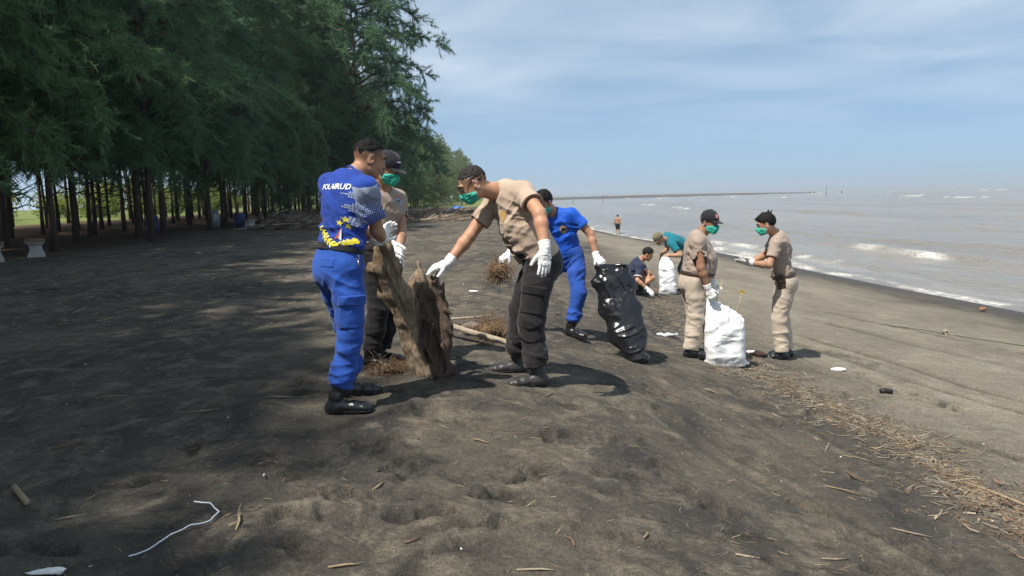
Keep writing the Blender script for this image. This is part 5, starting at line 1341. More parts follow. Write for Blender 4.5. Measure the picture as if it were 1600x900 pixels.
def build_objects():
    global ROOT
    rs = np.random.RandomState(9)
    # --- driftwood stump held by the three men
    f = Field(); Y = A([0, 1., 0]); sx = A([1., 0, 0])
    a = [A(p) for p in ((-.903, 5.18, 1.287), (-.897, 5.19, 1.162), (-.895, 5.21, 1.004), (-.893, 5.26, .84), (-.839, 5.33, .645), (-.780, 5.38, .446), (-.765, 5.42, .245), (-.725, 5.43, .085), (-.545, 5.40, .018))]
    f.chain(a, [.016, .022, .034, .045, .055, .050, .042, .040, .028], sx, [.018, .030, .055, .118, .125, .088, .058, .052, .040], k=.02, kin=.03)
    f.chain([A(p) for p in ((-.695, 5.52, .860), (-.690, 5.52, .761), (-.655, 5.50, .641), (-.60, 5.52, .52))], [.012, .030, .045, .06], k=.02, kin=.02)
    f.seg((-.552, 5.50, .785), (-.581, 5.50, .63), .013, .036, k=.02); f.seg((-.505, 5.50, .712), (-.545, 5.52, .59), .010, .034, k=.02); f.seg((-.60, 5.49, .77), (-.60, 5.50, .64), .008, .03, k=.02)
    f.chain([A(p) for p in ((-.634, 5.50, .641), (-.545, 5.52, .514), (-.500, 5.50, .369), (-.505, 5.50, .246), (-.540, 5.48, .118), (-.573, 5.46, .000))], [.050, .055, .048, .042, .040, .045], k=.03, kin=.02)
    f.ell((-.605, 5.54, .27), (.135, .095, .31), k=.03); f.ell((-.690, 5.46, .60), (.085, .060, .19), k=.05); f.ell((-.600, 5.47, .03), (.165, .10, .085), k=.04); f.seg((-.76, 5.43, .25), (-.70, 5.46, .02), .05, .07, k=.04)
    f.chain([A(p) for p in ((-.662, 5.43, .680), (-.701, 5.39, .515), (-.726, 5.38, .350), (-.705, 5.39, .179), (-.644, 5.39, .040))], [.022, .028, .030, .028, .032], k=.025, kin=.02)
    f.ell((-.612, 5.395, .275), (.070, .075, .19), k=.02, op='s'); f.ell((-.545, 5.41, .10), (.040, .05, .075), k=.015, op='s'); f.ell((-.60, 5.42, .545), (.040, .05, .060), k=.015, op='s')
    for p_, q_, r_ in (((-.50, 5.47, .50), (-.455, 5.46, .47), .020), ((-.49, 5.46, .36), (-.448, 5.45, .31), .018), ((-.54, 5.44, .24), (-.52, 5.41, .19), .022), ((-.60, 5.43, .40), (-.62, 5.41, .30), .024), ((-.64, 5.44, .20), (-.60, 5.42, .10), .026), ((-.72, 5.42, .52), (-.655, 5.37, .575), .018)): f.seg(p_, q_, r_, r_ * .5, k=.02)
    f.add(None, None, lambda X, Y_, Z: .015 * (np.abs(noise3(X * 17 + Z * 6.5, Y_ * 17, Z * 1.8 - X * 3)) - .25) + .008 * (np.abs(noise3(X * 44 + Z * 15, Y_ * 40, Z * 4)) - .25), 0, 'd')
    f.rough(.009, 7, 3.3); f.rough(.002, 34, 1.2)
    f.plane((0, 0, -.03), (0, 0, -1))
    solo('driftwood_stump', f, .0055, 'stump_wood', (-.64, 5.45, 0.0), 'weathered driftwood stump with a dark hollow, held upright by three men', 'stump',
         attrs={'bark': lambda V: np.clip((V[:, 0] - np.interp(V[:, 2], (0, .1, .25, .45, .65, .9), (-.60, -.66, -.715, -.70, -.70, -.60)) + .03 * noise3(V[:, 0] * 12, V[:, 1] * 12, V[:, 2] * 6)) / .03, 0, 1) * np.clip((.86 - V[:, 2]) / .22, .25, 1)})
    # --- black bag
    f = Field(); ax = [A(p) for p in ((.985, 7.30, .60), (1.01, 7.27, .45), (1.06, 7.20, .20), (1.12, 7.08, -.05), (1.19, 6.98, -.24))]
    f.chain(ax, [.075, .085, .100, .105, .070], sx, [.180, .205, .212, .188, .112], k=.04, kin=.05)
    f.seg((.86, 7.32, .63), (.99, 7.28, .655), .022, .02, k=.03); f.seg((.99, 7.28, .655), (1.12, 7.24, .63), .02, .018, k=.03)
    f.seg((1.24, 6.97, -.27), (1.275, 6.95, -.285), .035, .02, k=.03)
    f.plane((1.0, 7.28, .640), nz(A([.02, .1, 1])), .01)
    f.ell((.99, 7.27, .70), (.125, .055, .16), k=.015, op='s')
    f.add(None, None, lambda X, Y_, Z: .013 * (np.abs(noise3(X * 4 + Z * 3, Y_ * 5, Z * 9 - X * 5)) - .22) + .006 * (np.abs(noise3(X * 15 - Z * 9, Y_ * 14, Z * 19 + X * 9)) - .2), 0, 'd')
    f.fold((1.17, 7.02, -.12), .16, nz(A([-.35, 0, 1])), .055, .012, .6, 2.); f.fold((1.05, 7.1, .42), .14, nz(A([.8, 0, .5])), .05, .010, .6, 4.)
    f.plane((0, 0, GZ(1.2, 6.96) - .01), (0, 0, -1))
    solo('rubbish_bag', f, .008, 'bin_liner', (1.2, 6.96, GZ(1.2, 6.96)), 'shiny black plastic rubbish bag held open by the man in bright blue', 'bag')
    # --- white sacks
    def sack(x0, y0, zz, w, d, sh, h, label, top, ear, seed):
        """flat-sided woven sack: outline by height, straight seams, gathered at the mouth"""
        g = GZ(x0, y0); z0 = g - .005; f = Field(); zz = A(zz)
        def fn(X, Y_, Z):
            W = np.interp(Z, zz, w).astype(np.float32); Dp = np.interp(Z, zz, d).astype(np.float32); cx = np.interp(Z, zz, sh).astype(np.float32)
            r = np.minimum(W, Dp) * .75
            qx = np.abs(X - cx) - W + r; qy = np.abs(Y_ - y0) - Dp + r
            e = np.sqrt(np.maximum(qx, 0) ** 2 + np.maximum(qy, 0) ** 2) + np.minimum(np.maximum(qx, qy), 0) - r
            return np.maximum(e, Z - zz[-1] - .02)
        f.add((x0 - .4, y0 - .25, z0 - .02), (x0 + .4, y0 + .25, zz[-1] + .05), fn, .0)
        for e0, e1, r0 in ear: f.seg(e0, e1, r0, .012, k=.035)
        f.plane(top[0], top[1], .02); f.plane((0, 0, z0), (0, 0, -1), .015)
        H_ = zz[-1] - g; r2 = np.random.RandomState(seed)
        for q in range(4): f.fold((x0 - .12 + .08 * q, y0 - .1, g + H_ * r2.uniform(.72, .95)), .10, nz(A([1, 0, r2.uniform(-.5, .3)])), .050, .009, .4, q + seed)
        for q in range(7): f.fold((x0 + r2.uniform(-.18, .18), y0 - .12, g + H_ * r2.uniform(.1, .7)), .12, nz(A([r2.uniform(-.7, .7), 0, 1])), .085, .008, .35, q * 1.9 + seed)
        f.rough(.012, 5, seed); f.rough(.003, 22, seed)
        return solo('white_sack', f, h, 'sack_weave', (x0, y0, g), label, 'sack')
    g = GZ(2.28, 7.83)
    sack(2.28, 7.83, (g, g + .10, g + .35, g + .50, g + .64, .20), (.205, .213, .212, .205, .160, .050), (.10, .125, .130, .11, .075, .035), (2.285, 2.282, 2.272, 2.260, 2.215, 2.115), .0075,
         'white woven sack before the stout man, a yellow weed poking out', ((2.27, 7.8, .10), nz(A([.50, 0, .86]))), [((2.44, 7.82, g + .05), (2.525, 7.80, g + .018), .035), ((2.10, 7.83, g + .05), (2.055, 7.83, g + .02), .03), ((2.35, 7.79, -.01), (2.43, 7.78, .0), .04)], 3)
    g = GZ(3.03, 14.2)
    sack(3.02, 14.2, (g, g + .10, g + .35, g + .55, .06), (.165, .168, .160, .140, .07), (.09, .11, .11, .09, .04), (3.03, 3.025, 3.0, 2.985, 2.97), .012, 'white woven sack held by the man in teal, farther of the two', ((3.0, 14.2, .08), (0, 0, 1)), [((2.9, 14.2, g + .05), (2.85, 14.2, g + .02), .03)], 5)
    solo_tubes('sack_stick', [(A([(2.17, 7.78, .16), (2.205, 7.78, .29), (2.23, 7.77, .40)]), .006)], 'weed_stalk', (2.17, 7.78, .16), 'thin pale stick poking out of the front white sack beside the glove', 'stick')
    w0 = A([2.37, 7.80, -.02]); w1 = A([2.445, 7.79, .25])
    w = solo_tubes('yellow_weed', [(A([w0, (w0 + w1) / 2 + A([.01, 0, 0]), w1]), A([.007, .007, .006]))], 'weed_stalk', tuple(w0), 'plant stalk with a yellow star-shaped head sticking out of the front sack', 'plant')
    ROOT = w
    for i in range(9):
        t = i / 9 * 6.28; d = nz(A([math.cos(t), .5 * math.sin(2.3 * t), math.sin(t) * .8 + .25]))
        tube('floret', [w1, w1 + d * .020, w1 + d * .036], [.004, .006, .0015], 'weed', w, 5)
    # --- roots held by the man in blue, and the sticks at the bending man's feet
    root_clump('root_clump', A([-.130, 7.33, .595]), .12, .11, 4, 'clump of brown roots hanging from a white glove behind the bending man', 230, .13)
    root_clump('root_clump', on(-.20, 6.93, .10), .17, .10, 5, 'heap of brown roots on the sand behind the bending man\'s boots', 200, .22)
    root_clump('root_clump', on(.10, 6.63, .05), .10, .06, 6, 'small tuft of dry roots between the bending man\'s legs', 80, .16)
    root_clump('dry_grass_clump', on(-.97, 5.62, .03), .15, .045, 8, 'flat tuft of dry grass by the capped man\'s shoe', 160, .22)
    solo_tubes('cane_pole', [(A([on(-.66, 6.95, .14), on(-.40, 6.76, .10), on(-.15, 6.60, .07), on(.17, 6.38, .05)]), A([.026, .028, .027, .024]))], 'driftwood_pale', tuple(on(.17, 6.38)), 'long orange brown cane lying behind the bending man\'s boots', 'pole', n=8)
    solo_tubes('cane_pole', [(A([on(-.66, 7.00, .17), on(-.42, 7.05, .18), on(-.2, 7.1, .2)]), A([.010, .012, .008]))], 'driftwood_pale', tuple(on(-.66, 7.0)), 'thin pale cane leaning on the root heap beside the stump', 'pole', n=6)
    solo_tubes('driftwood_log', [(A([on(-.52, 7.08, .09), on(-.40, 7.04, .10), on(-.25, 6.98, .08)]), A([.03, .05, .04]))], 'driftwood_grey', tuple(on(-.4, 7.04)), 'short grey log beneath the thin cane by the root heap', 'log', n=8)
    # --- single things lying about
    solo_tubes('white_string', [(onpath(((-1.47, 2.64), (-1.42, 2.70), (-1.39, 2.79), (-1.34, 2.89), (-1.29, 2.95), (-1.285, 3.04), (-1.35, 3.11), (-1.43, 3.13)), .016), .0030)], 'string_white', tuple(on(-1.37, 2.85)), 'white plastic string curling on the sand in the lower left', 'string')
    solo_tubes('bamboo_piece', [(A([on(-2.33, 3.29, .016), on(-2.305, 3.265, .017), on(-2.24, 3.20, .018), on(-2.175, 3.135, .017), on(-2.16, 3.12, .016)]), A([.013, .0145, .013, .0145, .013]))], 'straw', tuple(on(-2.24, 3.2)), 'short thick pale bamboo piece near the lower left border', 'wood', n=8)
    solo_tubes('forked_twig', [(A([on(-1.20, 3.04, .012), on(-1.17, 2.96, .012), on(-1.155, 2.88, .010)]), A([.006, .006, .003])), (A([on(-1.17, 2.96, .012), on(-1.20, 2.92, .012)]), A([.005, .003]))], 'straw', tuple(on(-1.17, 2.95)), 'pale forked twig right of the white string', 'twig')
    f = Field(); c = on(-1.735, 2.535, .006); f.ell(c, (.065, .016, .006)); f.ell(c + A([.025, .008, .002]), (.045, .010, .008)); f.rough(.006, 60, 2.); solo('plastic_scrap', f, .006, 'foam_white', tuple(c), 'crumpled white plastic scrap at the bottom left corner', 'plastic')
    f = Field(); c = on(3.64, 8.11, .014); f.ell(c, (.085, .055, .016)); f.ell(c + A([0, 0, .018]), (.06, .035, .010), op='s', k=.006); solo('foam_tray', f, .005, 'foam_white', tuple(c), 'white oval foam tray lying on the bare sand', 'tray')
    f = Field(); c = on(3.67, 7.10, .028); f.seg(c - A([.035, 0, 0]), c + A([.035, -.02, .0]), .030, .024); f.rough(.008, 30, 4.); solo('black_bottle', f, .006, 'black_plastic', tuple(c), 'small black plastic lump on the pale sand at right', 'plastic')
    rp = onpath(((6.2, 12.2), (6.44, 12.02), (6.68, 11.88), (6.90, 11.64), (7.07, 11.48), (7.34, 11.27), (7.73, 10.97), (8.3, 10.6)), .014)
    rope = solo_tubes('rope', [(rp, .014)], 'rope_green', tuple(rp[6]), 'grey green mooring rope with a knot stretched over the right sand', 'rope', n=6)
    ROOT = rope; kc = on(6.92, 11.63, .04)
    t = np.linspace(0, 12.5, 60); tube('knot', [kc + A([.045 * math.cos(q), .04 * math.sin(q * 1.3), .03 * math.sin(q * .9)]) for q in t], .013, 'driftwood_pale', rope, 6)
    tube('loose_end', [kc, kc + A([-.05, -.1, -.02]), kc + A([-.12, -.22, -.03])], .012, 'driftwood_pale', rope, 6)
    f = Field(); c = on(10.3, 15.99, .06); f.ell(c, (.07, .06, .04)); f.rough(.02, 18, 1.); solo('coconut_husk', f, .012, 'husk_brown', tuple(c), 'brown coconut husk near the water\'s edge at right', 'husk')
    f = Field(); c = on(1.95, 9.21, .02); f.ell(c, (.14, .05, .02)); f.rough(.02, 24, 6.); solo('plastic_wrapper', f, .007, 'film_clear', tuple(c), 'clear crumpled plastic wrapper behind the stout man', 'plastic')
    f = Field(); c = on(2.90, 8.55, .02); f.ell(c, (.06, .05, .035)); f.rough(.02, 20, 6.); solo('brick_fragment', f, .007, 'brick_pink', tuple(c), 'pinkish brick fragment beside the palm-up man\'s shoe', 'brick')
    f = Field(); c = on(2.86, 8.75, .012); f.ell(c, (.06, .04, .016)); f.rough(.012, 24, 3.); solo('plastic_scrap', f, .006, 'foam_white', tuple(c), 'flat white plastic scrap between the front sack and the palm-up man', 'plastic')
    f = Field(); c = on(-.54, 10.43, .012); f.ell(c, (.07, .04, .018)); f.rough(.012, 24, 7.); solo('plastic_scrap', f, .007, 'foam_white', tuple(c), 'white plastic scrap on dark sand right of the stump', 'plastic')
    # long straws at the right border
    for i, (x0, y0, x1, y1) in enumerate(((2.86, 4.72, 3.10, 4.15), (2.93, 4.66, 3.25, 4.20), (2.90, 4.60, 3.02, 4.30), (3.0, 4.5, 3.3, 4.02))):
        solo_tubes('reed_stalk', [(onpath(((x0, y0), ((x0 + x1) / 2 + .02, (y0 + y1) / 2), (x1, y1)), .012 + .004 * i, 3), A([.006, .007, .007, .006, .005, .004, .003]))], 'straw' if i % 2 else 'straw_red', tuple(on(x0, y0)), 'long dry reed stalk in the sheaf at the right border', 'reed', 'reeds at the right border')
    # loose single sticks on the near sand
    SN = [(1.98, 4.27, .10, 1.9), (2.12, 3.78, .10, 1.9), (-.42, 2.80, .04, .9), (-.65, 2.58, .055, 1.5), (.06, 2.60, .07, 1.55), (.21, 2.88, .05, 2.8), (-.66, 3.36, .05, .4), (.98, 3.0, .05, 1.7), (.25, 5.1, .05, .7), (-2.0, 4.6, .10, 1.0), (-1.6, 4.9, .09, 1.7), (-2.3, 5.6, .09, 1.2), (.55, 3.05, .05, .3), (1.45, 3.2, .08, 1.2), (1.3, 5.9, .07, 2.2), (2.4, 5.0, .1, 2.0), (-1.9, 3.0, .06, 1.3), (-2.5, 4.0, .09, .8), (-2.8, 5.0, .10, 1.1), (1.75, 6.4, .07, 2.3), (2.2, 4.6, .06, 2.6), (-.2, 4.1, .05, 2.0)]
    for i, (x, y, l, a) in enumerate(SN):
        d = A([math.sin(a), math.cos(a)]) * l; m = rs.normal(0, .012, 2)
        P = A([on(x - d[0], y - d[1], .006), on(x + m[0], y + m[1], .010), on(x + d[0], y + d[1], .006)])
        solo_tubes('dry_stick', [(P, A([.0045, .005, .003]) * rs.uniform(.7, 1.2))], ('straw', 'driftwood_pale', 'straw_red')[i % 3], tuple(on(x, y)), 'short dry stick lying loose on the near dark sand', 'stick', 'loose sticks on the near sand')
    # --- debris that nobody could count: straw, twigs and chips
    def scatter(name, label, pts, Lr, rr, mats, seed, flat=.15, kind='stuff'):
        r2 = np.random.RandomState(seed); n = len(pts); pts = np.asarray(pts)
        z = gz(pts[:, 0], pts[:, 1]) + relief(pts[:, 0], pts[:, 1]) + np.where((pts[:, 1] < 14) & (np.abs(pts[:, 0]) < 7), fbm2(pts[:, 0] * 6.5, pts[:, 1] * 6.5, 4, 3.0, .6) * .0085 + .002, .002)
        c = np.stack([pts[:, 0], pts[:, 1], z], 1)
        L = r2.uniform(Lr[0], Lr[1], n) * r2.uniform(.5, 1, n); rad = r2.uniform(rr[0], rr[1], n)
        a = r2.rand(n) * 6.28; d = np.stack([np.cos(a), np.sin(a), r2.normal(0, flat, n)], 1); d /= np.linalg.norm(d, axis=1)[:, None]
        s = np.stack([-np.sin(a), np.cos(a), 0 * a], 1); u = np.cross(d, s)
        bend = s * (r2.normal(0, .13, n) * L)[:, None]
        V = []
        for t, w in ((-.5, .8), (0, 1.0), (.5, .55)):
            p = c + d * (L * t)[:, None] + bend * (1 - 4 * t * t) + A([0, 0, 1]) * (rad * 1.0 + np.abs(d[:, 2]) * L * .5)[:, None]
            for q in range(3):
                V.append(p + (s * math.cos(q * 2.094) + u * math.sin(q * 2.094)) * (rad * w)[:, None])
        V = np.stack(V, 1).reshape(-1, 3)
        F = []
        for k_ in range(2):
            for q in range(3): F.append([k_ * 3 + q, k_ * 3 + (q + 1) % 3, k_ * 3 + 3 + (q + 1) % 3, k_ * 3 + 3 + q])
        F = (A(F)[None] + (np.arange(n) * 9)[:, None, None]).reshape(-1, 4)
        o = link(name, np_mesh(name, V, F, False, [MAT[m] for m in mats], np.repeat(r2.randint(0, len(mats), n), 6)))
        return tag(o, label, None, None, kind)
    strip = A([(4.9, 43.), (4.17, 29.8), (3.1, 17.6), (2.6, 14.0), (2.75, 13.0), (2.32, 10.7), (2.49, 9.2), (2.60, 7.85), (2.78, 6.35), (3.0, 5.5), (2.93, 4.5), (2.95, 4.1), (2.95, 3.2)])
    t = np.concatenate([rs.uniform(6.5, 12, 4200), rs.uniform(2.5, 6.5, 1500), rs.uniform(0, 3, 700)])
    px = np.interp(t, range(13), strip[:, 0]) + rs.normal(0, 1, len(t)) * np.interp(t, range(13), (1.3, 1.1, .9, .8, .7, .45, .40, .38, .36, .36, .28, .26, .26)) * (.6 + .5 * np.sin(t * 9)) ; py = np.interp(t, range(13), strip[:, 1]) + rs.normal(0, .12, len(t))
    scatter('tideline_straw', 'dry straw and twigs washed up along the debris line', np.stack([px, py], 1), (.03, .17), (.0012, .0038), ('straw', 'straw_red', 'straw_grey', 'straw_grey', 'driftwood_pale'), 2)
    n = 5200; sp = np.stack([rs.uniform(-5, 4.5, n), 1.8 + rs.rand(n) ** 1.5 * 13], 1); sp += .35 * np.stack([fbm2(sp[:, 0] * 1.5, sp[:, 1] * 1.5, 2, 61.), fbm2(sp[:, 0] * 1.5, sp[:, 1] * 1.5, 2, 62.)], 1)
    scatter('scattered_straw', 'thin straw and needles scattered thinly over the sand', sp, (.015, .085), (.0007, .0022), ('straw', 'straw_red', 'straw_grey', 'straw'), 3)
    n = 1500; sp = np.stack([-9 + rs.rand(n) * 9, 8 + rs.rand(n) ** 1.3 * 26], 1)
    scatter('scattered_twigs', 'pale twigs scattered over the shaded sand', sp, (.05, .30), (.002, .007), ('straw', 'straw_grey', 'driftwood_pale'), 4)
    n = 520; sp = np.stack([np.concatenate([rs.uniform(-4, 4.5, 320), rs.uniform(2, 10, 200)]), np.concatenate([2 + rs.rand(320) ** 1.4 * 11, rs.uniform(5, 18, 200)])], 1)
    scatter('shell_bits', 'tiny white shell and plastic bits on the sand', sp, (.006, .024), (.001, .0045), ('shell_white', 'straw_grey', 'straw'), 5)
    t = rs.uniform(7, 12, 170); px = np.interp(t, range(13), strip[:, 0]) + rs.normal(0, .24, 170); py = np.interp(t, range(13), strip[:, 1]) + rs.normal(0, .1, 170)
    scatter('wood_chips', 'flat wood chips in the debris line', np.stack([px, py], 1), (.02, .08), (.003, .009), ('driftwood_brown', 'driftwood_pale', 'straw_red'), 6)
    # --- driftwood heaps along the grove: one mass of sticks each, with bigger boughs on top
    def heap(pts, n, Lr, rr, name, label, seed, hgt):
        r2 = np.random.RandomState(seed); q = A(pts); st = []
        for i in range(n):
            w = r2.dirichlet(np.ones(len(q)) * .45); x, y = w @ q; L = r2.uniform(*Lr) * r2.uniform(.4, 1); a = r2.rand() * 6.28; z = abs(r2.normal(0, .45)) * hgt
            d = A([math.cos(a), math.sin(a), r2.normal(0, .12)]); k_ = r2.normal(0, .10 * L, 2); p = A([x, y, float(gz(x, y)) + .03 + z]); r0 = r2.uniform(*rr)
            st.append((A([p - d * L / 2, p + A([k_[0], k_[1], .02 * L]), p + d * L / 2]), A([r0, r0 * .9, r0 * .4])))
        VV, QQ, TT, MI = [], [], [], []; off = 0
        for pts_, rad in st:
            v, q_, t_ = tube_arrays(pts_, rad, 4); VV.append(v); QQ.append(q_ + off); TT.append(t_ + off); off += len(v)
        mi = r2.randint(0, 3, n)
        idx = np.concatenate([np.repeat(mi, len(QQ[0])), np.repeat(mi, len(TT[0]))])
        tag(link(name, np_mesh(name, np.concatenate(VV), [np.concatenate(QQ), np.concatenate(TT)], False, [MAT['driftwood_grey'], MAT['driftwood_brown'], MAT['driftwood_pale']], idx)), label, None, None, 'stuff')
    heap([(-10.9, 32), (-8.3, 31.5), (-13.5, 50), (-9.5, 46), (-9.0, 36)], 620, (.4, 2.0), (.010, .035), 'driftwood_debris', 'driftwood sticks heaped at the edge of the grove behind the blue-clad back', 1, .55)
    heap([(-6.2, 37.5), (-1.3, 39), (-10., 74), (-3.2, 70), (-5.5, 50), (-2.2, 50)], 2400, (.25, 2.0), (.006, .032), 'driftwood_debris', 'wide litter of driftwood sticks across the upper beach', 2, .16)
    def bough(p, yaw, L, r0, label, seed, lift=.3, mat='driftwood_grey', fork=2):
        r2 = np.random.RandomState(seed); d = A([math.sin(yaw), math.cos(yaw), 0]); s = A([d[1], -d[0], 0]); b = A([p[0], p[1], float(gz(*p))]); t = np.linspace(0, 1, 7)
        P = b + np.outer((t - .5) * L, d) + np.outer(np.sin(t * 3 + seed) * .09 * L, s) + np.outer(.05 + lift * t ** 1.3, (0, 0, 1)); st = [(P, np.linspace(r0, r0 * .35, 7))]
        for i in range(fork):
            k_ = 2 + i * 2; dd = nz(d * .8 + s * (.8 if i % 2 else -.8) + A([0, 0, r2.uniform(.0, .9)])); l2 = L * r2.uniform(.2, .4); st.append((A([P[k_], P[k_] + dd * l2 * .5, P[k_] + dd * l2 + A([0, 0, .03])]), A([r0 * .6, r0 * .45, r0 * .2])))
        solo_tubes('driftwood_bough', st, mat, tuple(b), label, 'driftwood', 'driftwood boughs on the heaps', n=6)
    for i in range(16):
        bough((rs.uniform(-11.5, -8.2), rs.uniform(32, 40)), rs.choice([1.4, 1.9, 1.1]) + rs.normal(0, .3), rs.uniform(1.4, 3.2), rs.uniform(.03, .06), 'grey driftwood bough on the heap at the grove edge', 50 + i, rs.uniform(.1, .9), ('driftwood_grey', 'driftwood_brown', 'driftwood_pale')[i % 3])
    for i in range(22):
        bough((rs.uniform(-7, -1.2), rs.uniform(39, 66)), 1.5 + rs.normal(0, .35), rs.uniform(1.6, 4.0), rs.uniform(.035, .07), 'driftwood bough lying across the littered upper beach', 80 + i, rs.uniform(.05, .5), ('driftwood_grey', 'driftwood_pale', 'driftwood_brown')[i % 3])
    bough((-8.1, 33.0), 1.2, 1.6, .05, 'pale forked branch standing up from the grove-edge heap', 200, 1.0, 'driftwood_pale')
    # --- benches, post, drums, tarp
    def bench(x, y, rz, label):
        r = empty('concrete_bench', (x, y, GZ(x, y)), rz)
        prof = [(-.21, 0), (-.16, .10), (-.13, .20), (-.15, .30), (-.20, .36), (.20, .36), (.15, .30), (.13, .20), (.16, .10), (.21, 0)]
        for xx in (-.48, .48):
            V = [(xx + s, a, b) for s in (-.045, .045) for a, b in prof]; n = len(prof)
            me = bpy.data.meshes.new('leg'); me.from_pydata(V, [], [tuple(range(n))[::-1], tuple(range(n, 2 * n))] + [(i, (i + 1) % n, (i + 1) % n + n, i + n) for i in range(n)]); me.materials.append(MAT['concrete_white']); me.update(); link('leg', me, r)
        for z0, z1, w, l, m_, nm in ((.36, .385, .215, .66, 'concrete_white', 'seat_edge'), (.387, .44, .225, .68, 'concrete_brown', 'seat')):
            V = [(sx_ * l, sy * w, z) for z in (z0, z1) for sx_, sy in ((-1, -1), (1, -1), (1, 1), (-1, 1))]
            me = bpy.data.meshes.new(nm); me.from_pydata(V, [], [(3, 2, 1, 0), (4, 5, 6, 7), (0, 1, 5, 4), (1, 2, 6, 5), (2, 3, 7, 6), (3, 0, 4, 7)]); me.materials.append(MAT[m_]); me.update(); link(nm, me, r)
        tag(r, label, 'bench', 'concrete benches under the trees')
    bench(-12.52, 17.9, 2.16, 'white concrete bench cut by the left border of the picture'); bench(-12.42, 19.35, 2.13, 'white concrete bench second from the left, under the trees'); bench(-12.9, 36.6, 2.2, 'small far concrete bench left of the driftwood heap')
    solo_tubes('pipe_post', [(A([(-15.0, 37.9, -.05), (-15.0, 37.9, .5), (-15.02, 37.9, .95)]), A([.17, .17, .17]))], 'pipe_blue', (-15.0, 37.9, .05), 'pale blue pipe post standing among the trunks', 'post', n=12)
    def drum(x, y, label):
        t = np.arange(9); z = A([0, .02, .2, .22, .24, .5, .52, .54, .72]); rr = A([.24, .26, .26, .275, .26, .26, .275, .26, .25])
        solo_tubes('plastic_drum', [(np.stack([np.full(9, x), np.full(9, y), z + GZ(x, y)], 1), rr)], 'drum_blue', (x, y, GZ(x, y)), label, 'drum', n=16)
    drum(-16.2, 33.6, 'dark blue drum in the shade between the middle trunks'); drum(-13.45, 36.9, 'dark blue drum beside the far concrete bench')
    f = Field(); c = on(-4.95, 68, .12); f.ell(c, (.75, .5, .22)); f.ell(c + A([-.4, 0, -.05]), (.5, .5, .12)); f.rough(.12, 4, 2.); solo('blue_tarp', f, .06, 'tarp_blue', tuple(c), 'crumpled blue tarp on the driftwood litter', 'tarp')
    # --- far off: bathers, walkers and stakes
    def standing(x, y, yaw, H, arms=.12):
        k_ = H / 1.70; F_ = A([math.sin(yaw), math.cos(yaw), 0]); Rr = A([F_[1], -F_[0], 0]); g = A([x, y, float(gz(x, y))]); U = A([0, 0, 1.])
        J = dict(hip=g + U * .93 * k_, neck=g + U * 1.44 * k_, cf=F_, pf=F_, head=g + U * 1.59 * k_ + F_ * .02, hf=nz(F_ - U * .25), hu=nz(U + F_ * .25), H=H)
        for s, sg in (('L', -1), ('R', 1)):
            h_ = g + Rr * sg * .11 * k_
            J.update({'hip' + s: g + Rr * sg * .09 * k_ + U * .90 * k_, 'heel' + s: h_ + F_ * (.06 * sg), 'ank' + s: h_ + F_ * (.06 * sg) + U * .085, TOES[s]: F_, 'kn' + s: g + Rr * sg * .10 * k_ + U * .49 * k_ + F_ * .04, 'sh' + s: g + Rr * sg * .185 * k_ + U * 1.385 * k_,
                      'el' + s: g + Rr * sg * (.21 + arms) * k_ + U * 1.11 * k_ - F_ * .03, 'wr' + s: g + Rr * sg * (.20 + arms) * k_ + U * .87 * k_ + F_ * .05, FINGERS[s]: nz(-U + F_ * .2), 'pn' + s: -Rr * sg})
        return J
    SH = dict(th=.012, front=.068, side=.018, back=-.045)
    make_person(dict(h=.016, skin='skin', trousers='black_shorts', waist=.12, leg=1.1, leg_end=.0, shorts=True, bare='LR', hair=SH), standing(7.55, 52.2, .5, 1.42, .06), 'bare-chested boy in black shorts walking at the water\'s edge')
    make_person(dict(h=.026, skin='skin_dark', shirt='navy_tee', trousers='black_drill', bare='LR', hair=SH, boots='shoe'), standing(-6.05, 104.0, 2.9, 1.70), 'dark-clad walker far off on the grass verge, right of a pair')
    make_person(dict(h=.026, skin='skin', shirt='khaki_tee_dark', trousers='denim', bare='LR', hair=SH, boots='shoe'), standing(-6.75, 104.4, 2.6, 1.66), 'grey-clad walker far off on the grass verge, left of a pair')
    make_person(dict(h=.026, skin='skin', shirt='glove', trousers='khaki_trouser', bare='LR', hair=SH, boots='shoe'), standing(-8.8, 112.0, 2.6, 1.6), 'distant figure in white on the green verge by the trees')
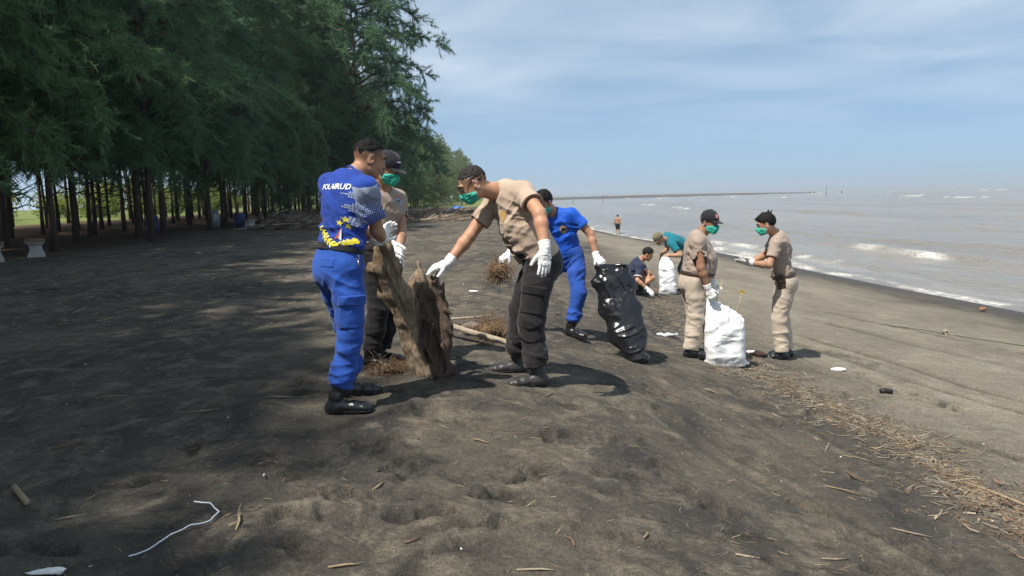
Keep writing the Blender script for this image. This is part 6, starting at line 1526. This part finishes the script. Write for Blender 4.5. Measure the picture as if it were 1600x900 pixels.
    for x, y, lb in ((121., 300., 'tiny bather standing in the far shallows, left of three'), (124., 303., 'tiny bather standing in the far shallows, middle of three'), (133., 298., 'tiny bather standing in the far shallows, right of three')):
        J = standing(x, y, 2.5, 1.7); dz = SEA - .55 - J['heelL'][2]
        J = {k_: (v + A([0, 0, dz]) if (not np.isscalar(v) and k_ not in ('cf', 'pf', 'hf', 'hu', 'toes_left', 'toes_right', 'fingers_left', 'fingers_right', 'pnL', 'pnR')) else v) for k_, v in J.items()}
        make_person(dict(h=.035, skin='skin_dark', shirt='navy_tee', trousers='black_drill', bare='', hair=None, leg=1.2, arm=1.3), J, lb)
    for x, y, hgt, lb in ((24.0, 192., 2.3, 'lone wooden stake standing in the shallows before the sandbar'), (17.5, 205., 1.4, 'short stake in the shallows close to the shore'), (97., 228., 3.4, 'thin bare pole standing out in the sea')):
        solo_tubes('wooden_stake', [(A([(x, y, SEA - .5), (x + .05, y, SEA + hgt * .5), (x + .12, y, SEA + hgt)]), A([.07, .06, .05]))], 'driftwood_brown', (x, y, SEA), lb, 'stake', n=6)
if 'objects' not in SKIP: build_objects()

# ------------------------------------------------------------------ the damp sea air
def build_haze():
    m = bpy.data.materials.new('haze_air'); m.use_nodes = True
    nt = m.node_tree; nt.nodes.clear()
    out = nt.nodes.new('ShaderNodeOutputMaterial'); v = nt.nodes.new('ShaderNodeVolumePrincipled')
    v.inputs['Color'].default_value = (.80, .90, 1.0, 1); v.inputs['Density'].default_value = HAZE; v.inputs['Anisotropy'].default_value = .2
    nt.links.new(v.outputs[0], out.inputs['Volume'])
    x0, x1, y0, y1, z0, z1 = -15000, 15000, -15000, 15000, -8.0, 26.0
    V = [(x, y, z) for z in (z0, z1) for x, y in ((x0, y0), (x1, y0), (x1, y1), (x0, y1))]
    me = bpy.data.meshes.new('haze'); me.from_pydata(V, [], [(3, 2, 1, 0), (4, 5, 6, 7), (0, 1, 5, 4), (1, 2, 6, 5), (2, 3, 7, 6), (3, 0, 4, 7)]); me.materials.append(m); me.update()
    tag(link('haze', me), 'thin pale sea haze over beach and water', None, None, 'stuff')
HAZE = 0.0005
if 'haze' not in SKIP: build_haze()
